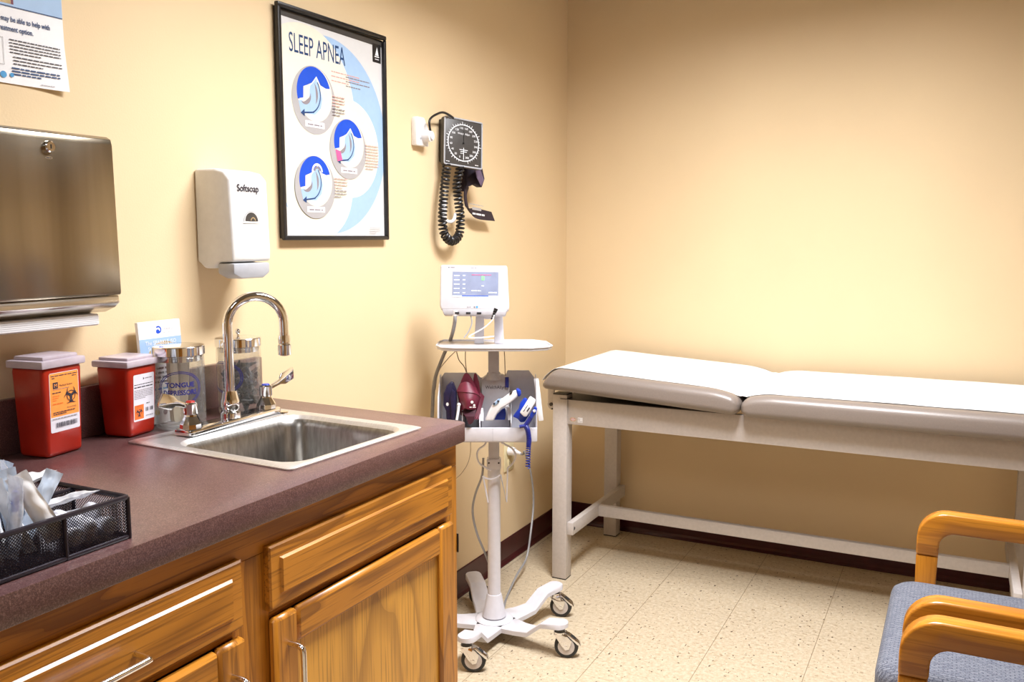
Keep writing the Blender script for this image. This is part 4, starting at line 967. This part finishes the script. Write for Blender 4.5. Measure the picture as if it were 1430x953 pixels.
# burgundy cuffs
def c3(X, Y, w): return cW(cq(600+X/7.94, 500+Y/7.94, w))
bc = thing('blood_pressure_cuff', 'large burgundy blood pressure cuff folded in the stand basket', 'cuff', c3(430, 680, .07))
b = MB(); b.prism([c3(X, Y, .052) for X, Y in ((340, 640), (330, 520), (303, 380), (350, 250), (380, 185), (405, 168), (435, 180), (470, 240), (520, 340), (560, 430), (560, 560), (540, 680))], cn_*-.014, burg, .003); b.build('back_fold', bc)
b = MB(); G = [[c3(303, 375, .065), c3(400, 385, .088), c3(500, 400, .085), c3(560, 440, .066)], [c3(330, 450, .075), c3(410, 470, .100), c3(490, 480, .095), c3(545, 500, .070)], [c3(350, 590, .072), c3(390, 560, .098), c3(440, 575, .100), c3(520, 570, .076)]]
b.grid(fine(G), burg, thick=.003)
b.grid(fine([[c3(303, 375, .065), c3(400, 385, .088), c3(500, 400, .085), c3(560, 440, .066)], [c3(340, 290, .060), c3(400, 270, .066), c3(450, 290, .066), c3(500, 340, .060)]]), burg, thick=.003); b.build('front_fold', bc)
b = MB(); b.grid([[c3(352, 590, .080), c3(430, 570, .080), c3(515, 575, .078)], [c3(400, 650, .108), c3(450, 650, .108), c3(500, 650, .108)], [c3(430, 735, .112), c3(450, 740, .112), c3(480, 715, .112)]], burg_in, thick=.003); b.build('lining', bc)
b = MB()
for k in range(3): b.prism([c3(565+k*14-10, 380+k*12, .062-.008*k), c3(585+k*12, 400+k*14, .062-.008*k), c3(560+k*8, 560, .062-.008*k), c3(500+k*22, 680, .100-.01*k), c3(480+k*22, 690, .100-.01*k), c3(530+k*12, 560, .066-.008*k)], cn_*-.004, burg, .001)
b.build('side_folds', bc)
b = MB(); q = frameM(c3(470, 505, .103), cu_, (0, 0, 1)); s = Sheet(q); s.disc(0, .004, .005, card, n=7); s.disc(.007, -.006, .004, card, n=6); s.lines(-.008, .012, -.014, .01, 1, .003, card, 1); s.build('lettering', bc); b.bm.free()
nc = thing('blood_pressure_cuff', 'dark navy blood pressure cuff in the left basket slot', 'cuff', c3(230, 680, .06))
b = MB(); b.prism([c3(X, Y, .070) for X, Y in ((185, 690), (180, 590), (152, 530), (152, 400), (185, 310), (235, 262), (265, 275), (295, 360), (300, 470), (290, 560), (290, 690))], cn_*-.022, navy, .004, 2); b.build('cuff_body', nc)
b = MB(); b.prism([c3(X, Y, .077) for X, Y in ((236, 690), (236, 560), (225, 440), (250, 350), (280, 380), (290, 480), (285, 600), (284, 690))], cn_*-.006, navy, .002); b.build('front_fold', nc)
q = frameM(c3(197, 515, .0705), cu_, (0, 0, 1)); s = Sheet(q); s.disc(0, 0, .0045, card, n=8, ry=.006); s.build('lettering', nc)
b = MB(); b.prism([c3(X, Y, .040) for X, Y in ((490, 300), (483, 240), (490, 185), (505, 168), (525, 195), (545, 270), (562, 370), (560, 440), (530, 400))], cn_*-.010, burg, .002)
tag(pivot(b.build('small_pressure_cuff'), c3(520, 430, .04)), 'small brown-red cuff standing behind the large burgundy cuff', 'cuff')
b = MB(); b.tube([c3(325, 520, .080), c3(318, 580, .088), c3(300, 690, .092)], .0042, white, 10); b.sphere(c3(325, 520, .080), .006, white); tag(pivot(b.build('cuff_tube'), c3(300, 690, .09)), 'short white tube between the navy and burgundy cuffs', 'tube')
b = MB(); b.tube([c3(572, 560, .050), c3(580, 620, .056), c3(578, 700, .060)], .006, white, 10); tag(pivot(b.build('cuff_tube'), c3(578, 700, .06)), 'white tube right of the burgundy cuff by the post', 'tube')
# ear thermometer
def c4(X, Y, w): return cW(cq(670+X/7.94, 500+Y/7.94, w))
th = thing('ear_thermometer', 'white and blue handheld thermometer leaning in the stand basket', 'thermometer', c4(120, 690, .07))
b = MB(); b.prism([c4(X, Y, .088) for X, Y in ((55, 700), (100, 590), (150, 510), (200, 470), (250, 460), (330, 400), (395, 365), (425, 380), (430, 420), (380, 470), (300, 530), (240, 560), (190, 620), (150, 700))], cn_*-.026, white, .006, 3); b.build('body', th)
b = MB(); b.prism([c4(X, Y, .091) for X, Y in ((400, 350), (440, 352), (462, 385), (455, 425), (425, 440), (412, 400))], cn_*-.032, bluep, .006, 2); b.build('cap', th)
b = MB(); b.prism([c4(X, Y, .0905) for X, Y in ((140, 520), (200, 460), (235, 450), (210, 500), (165, 535))], cn_*-.004, skyb, .001)
b.build('button_pad', th)
for X, Y in ((160, 507), (205, 480)): MB().sphere(c4(X, Y, .0905), .0035, ink).build('button', th)
b = MB(); b.prism([c4(X, Y, .0905) for X, Y in ((325, 400), (350, 370), (368, 375), (345, 410))], cn_*-.004, darkg, .001)
b.build('display', th)
b = MB(); b.prism([c4(X, Y, .055) for X, Y in ((160, 690), (190, 630), (250, 570), (280, 560), (290, 620), (280, 690))], cn_*-.012, bluep, .003); b.build('cradle', th)
b = MB(); b.tube([c4(300, 540, .03), c4(320, 560, .04), c4(330, 690, .05)], .0055, white, 10); tag(pivot(b.build('probe_tube'), c4(330, 690, .05)), 'white tube standing in the basket beside the thermometer', 'tube')
# blue probe holder
pr = thing('thermometer_probe', 'blue thermometer probe holder with a white box on the basket right side', 'probe', c4(540, 700, .12))
b = MB(); b.prism([c4(X, Y, .118) for X, Y in ((365, 655), (430, 570), (450, 500), (495, 448), (520, 455), (560, 520), (545, 640), (500, 715), (450, 720), (420, 680))], cn_*-.018, bluep, .005, 2); b.build('holder', pr)
b = MB(); b.prism([c4(X, Y, .134) for X, Y in ((445, 610), (560, 430), (620, 470), (615, 500), (520, 655), (490, 655))], cn_*-.016, card, .003, 2); bx_ = b.build('probe_cover_box', pr)
u_ = (c4(590, 460, .134)-c4(480, 620, .134)).normalized(); vv = cn_.cross(u_)
s = Sheet(frameM(c4(503, 600, .1345), u_, vv)); s.lines(-.002, .022, .004, .005, 1, .0022, ink, 1); s.lines(.004, .022, -.006, .005, 1, .004, ink, 1); s.build('lettering', bx_)
b = MB(); b.prism([c4(X, Y, .140) for X, Y in ((555, 640), (600, 560), (610, 540), (638, 560), (625, 620), (580, 680), (560, 670))], cn_*-.014, bluep, .003, 2); b.sphere(c4(605, 590, .140), .0048, card)
b.tube([c4(568, 660, .132), c4(530, 720, .132), c4(505, 755, .132)], .0075, darkb, 12); b.tube([c4(505, 755, .134), c4(440, 765, .134)], .0055, darkb, 10); b.build('probe_handle', pr)
cp = bez([c4(505, 755, .136), c4(530, 800, .136), c4(545, 900, .136), cW(cq(738, 625, .136)), cW(cq(737, 654, .136))], 20)
coil = []; N_ = 34*12
for k in range(N_+1):
    t_ = (len(cp)-1)*k/N_; i_ = min(int(t_), len(cp)-2); q = cp[i_].lerp(cp[i_+1], t_-i_); tg = (cp[i_+1]-cp[i_]).normalized()
    w_ = tg.cross(cn_).normalized(); a = 2*PI*34*k/N_; coil.append(q+(cn_*math.cos(a)+w_*math.sin(a))*.0062)
b = MB(); b.tube(coil, .0021, darkb, 6); b.build('coiled_cord', pr)
# power cord of the stand
pc = thing('power_cord', 'long pale grey power cord looping from outlet to monitor stand base', 'cord', (.03, 3.12, .46))
P = [(.030, 3.13, .470), (.07, 3.13, .462)]+[tuple(wl(x, y, X)) for x, y, X in ((733, 632, .09), (741, 660, .10), (745, 700, .10), (741, 745, .12), (735, 780, .13), (722, 803, .15))]+[(.17, 2.80, .006), (.20, 2.72, .006), (.235, 2.64, .006)]
b = MB(); b.tube(bez(P, 8), .0042, hose_g, 8); b.build('cable', pc)
b = MB(); b.cyl((.0095, 3.13, .470), (.035, 3.13, .470), .019, white, .016); b.cyl((.035, 3.13, .470), (.062, 3.13, .464), .011, white, .006); b.build('plug', pc)
Q = [cW(cq(675, 640, -.03)), cW(cq(673, 665, -.03)), cW(cq(664, 690, -.05)), cW(cq(660, 715, -.06)), cW(cq(666, 745, -.05)), cW(cq(677, 772, -.035)), cW(cq(684, 790, -.03))]
tag(pivot(MB().tube(bez(Q, 8), .004, hose_g, 8).build('loose_cable'), Q[0]), 'pale grey cable bowing out left of the stand pole', 'cable')

# ================================================================== COUNTER THINGS
def sharps(label, c, rz, sx, sy, h, lidh, tp, lw):
    t = thing('sharps_container', label, 'sharps container', (c[0], c[1], ZT), rz)
    M = WM[t.name]
    b = MB(); b.box((-sx/2, -sy/2, .0005), (sx/2, sy/2, h), redp, .009, 3, M=M, taper=tp); b.build('body', t)
    b = MB(); e = .0045
    b.box((-sx/2-e, -sy/2-e, h-.003), (sx/2+e, sy/2+e, h+lidh*.62), lidp, .003, 2, M=M)
    b.box((-sx/2+.004, -sy/2+.006, h+lidh*.62-.001), (sx/2-.004, sy/2-.006, h+lidh), lidp, .003, 2, M=M); b.build('lid', t)
    return t
s1 = sharps('larger red sharps container with an orange biohazard label', (.073, 1.078), math.radians(9), .078, .096, .173, .019, .90, 0)
A = WM[s1.name]
LM = A @ Matrix.Translation((.0392-.0026, 0, 0)) @ Matrix(((0, 0, 1, 0), (1, 0, 0, 0), (0, 1, 0, 0), (0, 0, 0, 1)))
def lab1(u, v, e): 
    k = .90+.10*v/.173; return A @ Vector((.039*k+.0003+e, u, v))
s = Sheet(None, fn=lab1)
s.poly(rrect(-.034, .036, .047, .160, .003, 3), lilac); s.rect(-.033, .035, .076, .159, orange)
s.lines(-.030, .034, .153, .01, 1, .0018, ink, 1); s.lines(-.028, -.020, .149, .003, 1, .0018, ink, 1); s.lines(.020, .030, .149, .003, 1, .0018, ink, 1)
s.rect(-.026, -.014, .130, .142, ink); s.text(-.0235, .1325, 'M', .010, orange); s.text(-.011, .133, 'Medical Action', .0052, ink)
s.lines(-.026, .012, .128, .003, 1, .001, pgrey2, 1); s.lines(-.028, -.006, .121, .003, 1, .0018, ink, 1); s.lines(-.028, -.012, .115, .004, 3, .0014, orange2); s.lines(-.028, -.004, .100, .003, 1, .0018, orange2, 1)
s.biohazard(.016, .112, .018, ink); s.text(.016, .089, 'BIOHAZARD', .004, ink, 'CENTER'); s.lines(-.028, .024, .084, .0035, 2, .0016, ink); s.lines(-.030, .030, .072, .003, 1, .0014, pgrey2, 1)
s.bars(-.022, .028, .056, .065, ink)
s.build('label', s1)
s2 = sharps('smaller red sharps container with a white label beside the brochure', (.068, 1.262), math.radians(9), .082, .090, .150, .017, .84, 0)
A2 = WM[s2.name]
def lab2(u, v, e):
    k = .84+.16*v/.150; return A2 @ Vector((.041*k+.0003+e, u, v))
s = Sheet(None, fn=lab2)
s.poly(rrect(-.028, .033, .032, .130, .003, 3), lilac); s.poly([(.0, .117), (.004, .120), (.0, .123)], ink); s.lines(.006, .026, .119, .01, 1, .002, pgrey2, 1)
s.lines(-.026, .030, .108, .0045, 1, .0015, ink, 1); s.lines(-.026, .028, .102, .0045, 1, .0022, ink, 1); s.lines(-.026, .028, .096, .0034, 6, .0013, pgrey2)
s.rect(-.026, .001, .036, .066, orange2); s.biohazard(-.0125, .050, .0115, ink); s.text(-.0125, .0625, 'BIOHAZARD', .0028, ink, 'CENTER')
s.lines(.008, .018, .066, .003, 1, .0014, ink, 1); s.bars(.006, .014, .050, .058, ink); s.bars(.018, .028, .050, .058, ink); s.lines(.006, .028, .040, .003, 1, .0012, pgrey2, 1)
s.build('label', s2)

# brochure
br_ = thing('brochure', 'upright study brochure with a white header behind the tongue depressor jar', 'brochure', (.034, 1.385, ZT))
BM = Matrix.Translation((.046, 1.385, ZT+.0005)) @ Matrix.Rotation(math.radians(-4.5), 4, 'Y')
b = MB(); b.box((-.009, -.058, 0), (.0, .058, .228), card, .001, 1, M=BM); b.build('pages', br_)
s = Sheet(BM @ Matrix(((0, 0, 1, 0), (1, 0, 0, 0), (0, 1, 0, 0), (0, 0, 0, 1))), clip=(-.0575, .0575, .001, .2275))
s.rect(-.0575, .0575, .075, .190, skyb); s.disc(.008, .130, .052, tan); s.disc(.004, .12, .03, cream, n=20); s.rect(-.0575, .0575, .19, .2275, card)
s.arc(-.004, .208, .005, .0085, -2.4, 2.4, royal); s.disc(-.006, .204, .005, royal); s.text(.009, .206, 'SPARKLE', .0075, pgrey2); s.lines(.008, .045, .200, .003, 1, .0012, pgrey, 1)
s.text(.0, .176, 'The SPARKLE ISO', .0125, card, 'CENTER', .9); s.text(.0, .163, 'Study Overview', .0125, card, 'CENTER', .9); s.lines(-.03, .034, .151, .01, 1, .006, card, 1)
s.rect(-.0575, .0575, .001, .092, card); s.lines(-.052, .05, .126, .008, 4, .004, ink); s.rect(-.0575, .0575, .055, .130, lilac); s.lines(-.038, .05, .120, .010, 4, .0045, ink); s.lines(-.038, .03, .075, .008, 1, .004, teal, 1)
s.disc(-.040, .052, .009, teal); s.disc(-.030, .026, .0065, yell); s.disc(-.008, .024, .006, pgrey2); s.disc(.012, .044, .010, teal); s.disc(.04, .03, .007, yell)
s.build('print', br_)

def jar(c, r, h, label, letter, knob):
    t = thing('glass_jar', label, 'jar', (c[0], c[1], ZT))
    C0 = Vector((c[0], c[1], ZT+.0008))
    b = MB(); prof = [(r*.5, 0), (r-.006, 0), (r-.001, .003), (r, .008), (r, h-.012), (r-.001, h), (r-.0035, h), (r-.0035, .012), (r-.006, .008), (r*.5, .007)]
    b.lathe(prof, C0, glass, 48, cap=True); b.build('glass', t, auto=False)
    b = MB(); z = h
    b.lathe([(r-.0038, z-.012), (r-.0038, z+.0005), (r+.001, z+.0005), (r+.0022, z+.0015), (r+.0022, z+.019), (r+.001, z+.0205), (r-.004, z+.0215), (.01, z+.0225)], C0, chrome, 48, cap=True); ld = b.build('lid', t)
    if knob: b = MB(); b.lathe([(.0035, z+.0225), (.003, z+.028), (.0055, z+.031), (.006, z+.036), (.003, z+.040), (.0005, z+.041)], C0, chrome, 20, cap=True); b.build('knob', ld)
    # printing wrapped round the glass, facing the room
    a0 = letter[0]
    def fn(u, v, e): a = a0+u/r; return Vector((C0.x+(r+.0003+e)*math.cos(a), C0.y+(r+.0003+e)*math.sin(a), C0.z+v))
    s = Sheet(None, fn=fn)
    hz = h*.575
    for k in (0, 1): s.arc(0, hz, .0445-.004*k, .0462-.004*k, 0, 2*PI, lettb, 60, ry=.80)
    if letter[1]:
        s.text(0, hz+.003, letter[1], .0145, lettb, 'CENTER', 1.0, .03); s.text(0, hz-.0135, letter[2], .0145, lettb, 'CENTER', .86, .03)
    s.build('lettering', t); return t
J1 = (.108, 1.364); J2 = (.112, 1.538)
jar(J1, .0525, .158, 'glass jar lettered TONGUE DEPRESSORS beside the small sharps container', (math.atan2(-1.364, 1.5), 'TONGUE', 'DEPRESSORS'), False)
jar(J2, .0505, .158, 'glass jar of black ear tips behind the gooseneck faucet', (math.atan2(-1.538, 1.5)-.75, '', ''), True)
proto = None
for k in range(5):
    a = k*1.3; p = (J1[0]-.012+.010*math.cos(a), J1[1]+.005+.010*math.sin(a), ZT+.0085)
    if proto is None:
        b = MB(); b.prism([(x, -.0008, z) for x, z in rrect(-.009, .009, 0, .150, .0085, 6)], (0, .0016, 0), wstick, 0); proto = b.build('tongue_depressor', auto=False); o = proto
    else: o = proto.copy(); COL.objects.link(o)
    o.location = (p[0], p[1], p[2]+.001); o.rotation_euler = (math.radians(-3+1.6*k), math.radians(4-2.0*k), math.radians(25+14*k))
    tag(o, 'pale wooden stick standing in the TONGUE DEPRESSORS jar', 'tongue depressor', 'sticks in the tongue depressor jar')
proto = None; tipm = speckled('black_ear_tip', (.02, .02, .025), .3, amt=.3)
for k in range(110):
    lay = k/110*.118; a = random.uniform(0, 2*PI); rr2 = .034*math.sqrt(random.uniform(.05, 1)) if k % 3 else .034
    if proto is None:
        b = MB(); b.loft([(Vector((0, 0, z)), r) for z, r in ((-.014, .0065), (-.008, .0065), (-.006, .005), (.010, .0028), (.015, .0022))], (0, 0, 1), tipm, 12); proto = b.build('ear_tip'); o = proto
    else: o = proto.copy(); COL.objects.link(o)
    o.location = (J2[0]+rr2*math.cos(a)*.92, J2[1]+rr2*math.sin(a)*.92, ZT+.020+lay*(.86+.2*random.random())*.84)
    o.rotation_euler = (random.uniform(.5, 2.6), random.uniform(-.4, .4), random.uniform(0, 6.28))
    tag(o, 'black plastic ear tip in the glass jar behind the faucet', 'ear tip', 'black ear tips in the jar')

# mesh organiser tray
tr = thing('mesh_organizer', 'black wire mesh organizer tray on the front of the countertop', 'tray', (.45, .64, ZT))
tx0, tx1, ty0, ty1, tzh = .330, .612, .440, .808, .058
z0 = ZT+.0005
def meshwall(a, c, h=tzh, pitch=.0042, wv=.00045):
    """diamond wire mesh between a and c, rising h"""
    b = MB(); a, c = Vector(a), Vector(c); d = c-a; L = d.length; d.normalize(); n_ = d.cross(Vector((0, 0, 1)))
    def seg(u0, v0, u1, v1):
        p0, p1 = a+d*u0+Vector((0, 0, v0)), a+d*u1+Vector((0, 0, v1)); t_ = (p1-p0)
        if t_.length < .0005: return
        t_.normalize(); s_ = t_.cross(n_)*wv; q = n_*wv
        V = [b.bm.verts.new(p+o_) for p in (p0, p1) for o_ in (s_+q*.6, -s_+q*.6, -s_-q*.6, s_-q*.6)]
        fs = [b.bm.faces.new((V[i], V[(i+1) % 4], V[4+(i+1) % 4], V[4+i])) for i in range(4)]; b._fin(fs, meshm, False)
    k = -h
    while k < L:
        u0, v0 = k, 0.; u1, v1 = k+h, h
        if u0 < 0: v0 = -u0; u0 = 0
        if u1 > L: v1 = h-(u1-L); u1 = L
        if u1 > u0:
            seg(u0, v0, u1, v1); seg(u0, h-v0, u1, h-v1)
        k += pitch
    return b
walls = [((tx1, ty0, z0), (tx1, ty1, z0)), ((tx0, ty1, z0), (tx1, ty1, z0)), ((tx0, ty0, z0), (tx0, ty1, z0)), ((tx0, ty0, z0), (tx1, ty0, z0)), ((.500, ty0, z0), (.500, ty1, z0)), ((.500, .712, z0), (tx1, .712, z0))]
for i, (a, c) in enumerate(walls):
    meshwall(a, c, tzh-.006 if i > 3 else tzh).build('mesh_panel' if i < 4 else 'divider', tr, auto=False)
b = MB(); b.box((tx0, ty0, z0), (tx1, ty1, z0+.0015), meshm); b.build('floor_plate', tr)
b = MB()
for h_ in (z0+tzh, z0+.003): b.tube([(x, y, h_) for x, y in rrect(tx0, tx1, ty0, ty1, .004, 3)], .0038 if h_ > z0+.01 else .003, meshm, 8, closed=True)
for x, y in ((tx0, ty0), (tx1, ty0), (tx0, ty1), (tx1, ty1)): b.cyl((x, y, z0), (x, y, z0+tzh), .0032, meshm, n=8)
b.tube([(.500, ty0, z0+tzh-.003), (.500, ty1, z0+tzh-.003)], .0030, meshm, 8); b.tube([(.500, .712, z0+tzh-.004), (tx1, .712, z0+tzh-.004)], .0024, meshm, 8); b.cyl((.500, ty1, z0), (.500, ty1, z0+tzh), .003, meshm, n=8); b.cyl((tx1, .712, z0), (tx1, .712, z0+tzh), .003, meshm, n=8)
b.build('wire_rim', tr)
# wrapped supplies
def packet(loc, rot, L, W, T, m, label, group, name='syringe_packet', core=None):
    """sealed pouch: flat crimped ends, a tube-shaped bulge between"""
    t = thing(name, label, 'packet', loc, 0, group); t.rotation_euler = rot
    M = Matrix.Translation(loc) @ Euler(rot).to_matrix().to_4x4(); WM[t.name] = M
    n1, n2 = 22, 12; F1, F2 = [], []; ph = random.uniform(0, 6); bend = random.uniform(-.006, .006)
    for i in range(n1+1):
        u = i/n1; e = min(1, max(0, (u-.07)/.12), max(0, (.90-u)/.12)); e = e*e*(3-2*e); r1, r2 = [], []
        for j in range(n2+1):
            v = j/n2; y0_ = bend*math.sin(PI*u)+.0012*math.sin(9*v+ph)*(1-e)+.0007*math.sin(23*u+7*v+ph)
            h = T*e*max(0, math.cos((v-.5)*PI/.80))**.7 if abs(v-.5) < .40 else 0
            wv = W*(1+.05*math.sin(5*u+ph)*e-.10*e)
            r1.append(M @ Vector(((v-.5)*wv, y0_+h+.0003, (u-.5)*L))); r2.append(M @ Vector(((v-.5)*wv, y0_-h*.6-.0003, (u-.5)*L)))
        F1.append(r1); F2.append(r2)
    b = MB(); b.grid(F1, m); b.grid([r[::-1] for r in F2], m); b.build('wrapper', t, auto=False)
    if core:
        b = MB(); b.cyl(M @ Vector((0, T*.15, -L*.34)), M @ Vector((0, T*.15, L*.08)), T*.42, white, n=12); b.cyl(M @ Vector((0, T*.15, L*.08)), M @ Vector((0, T*.15, L*.32)), T*.46, core, n=12); b.build('syringe', t)
    return t
lab_p = 'white or clear wrapped syringe packet standing in the front row of the organizer tray'
for k in range(30):
    y = .515+k*.0064; x = .516+.080*((k*7) % 5)/4
    packet((x, y, z0+.062+random.uniform(-.002, .014)), (random.uniform(-.40, .30), random.uniform(-.60, .60), random.uniform(-.3, 1.3)), .104, .020+random.uniform(0, .010), .0095, (syr, clearp, syr2)[k % 3], lab_p, 'syringe packets in the front row of the tray', core=bluep if k % 3 == 1 else None)
for k in range(18):
    y = .500+k*.0125; x = .38+.095*((k*3) % 4)/3
    packet((x, y, z0+.063+random.uniform(-.002, .012)), (random.uniform(-.4, .2), random.uniform(-.5, .5), random.uniform(-.3, 1.1)), .106, .030, .009, (syr, syr2)[k % 2], 'white paper packet in the rear row of the organizer tray', 'packets in the rear row of the tray')
packet((.49, .715, z0+.078), (math.radians(80), .1, math.radians(-8)+PI), .130, .034, .010, syr, 'long white packet lying across the packets and pointing right', None)
packet((.560, .752, z0+.060), (math.radians(84), .3, math.radians(-14)+PI), .090, .016, .006, clearp, 'clear narrow packet resting just above the tray front rim', None)
rollm = thin('roll_film', (.95, .96, 1.0), 0.5, .15, 1.1, (.74, .75, .82), scale=110, bs=.8)
for k in range(9):
    x = .525+.032*(k % 3); y = .734+.027*(k//3); zz_ = z0+.020+.008*((k+k//3) % 2); a = (.5, -.2, .3, 1.2, .1, -.5, .8, 1., -.3)[k]
    d = Vector((math.cos(a)*.2, math.sin(a)*.35, .55)).normalized() if k % 2 else Vector((math.cos(a), math.sin(a)*.6, .15)).normalized()
    c_ = Vector((x, y, zz_)); hl = .010
    b = MB(); b.loft([(c_-d*(hl+.010), .003), (c_-d*(hl+.008), .008), (c_-d*hl, .0125), (c_+d*hl, .013), (c_+d*(hl+.008), .009), (c_+d*(hl+.010), .004)], d, rollm, 20)
    tag(pivot(b.build('wrapped_roll', auto=False), c_), 'clear wrapped roll in the right front cell of the tray', 'roll', 'rolls in the right cell of the tray')
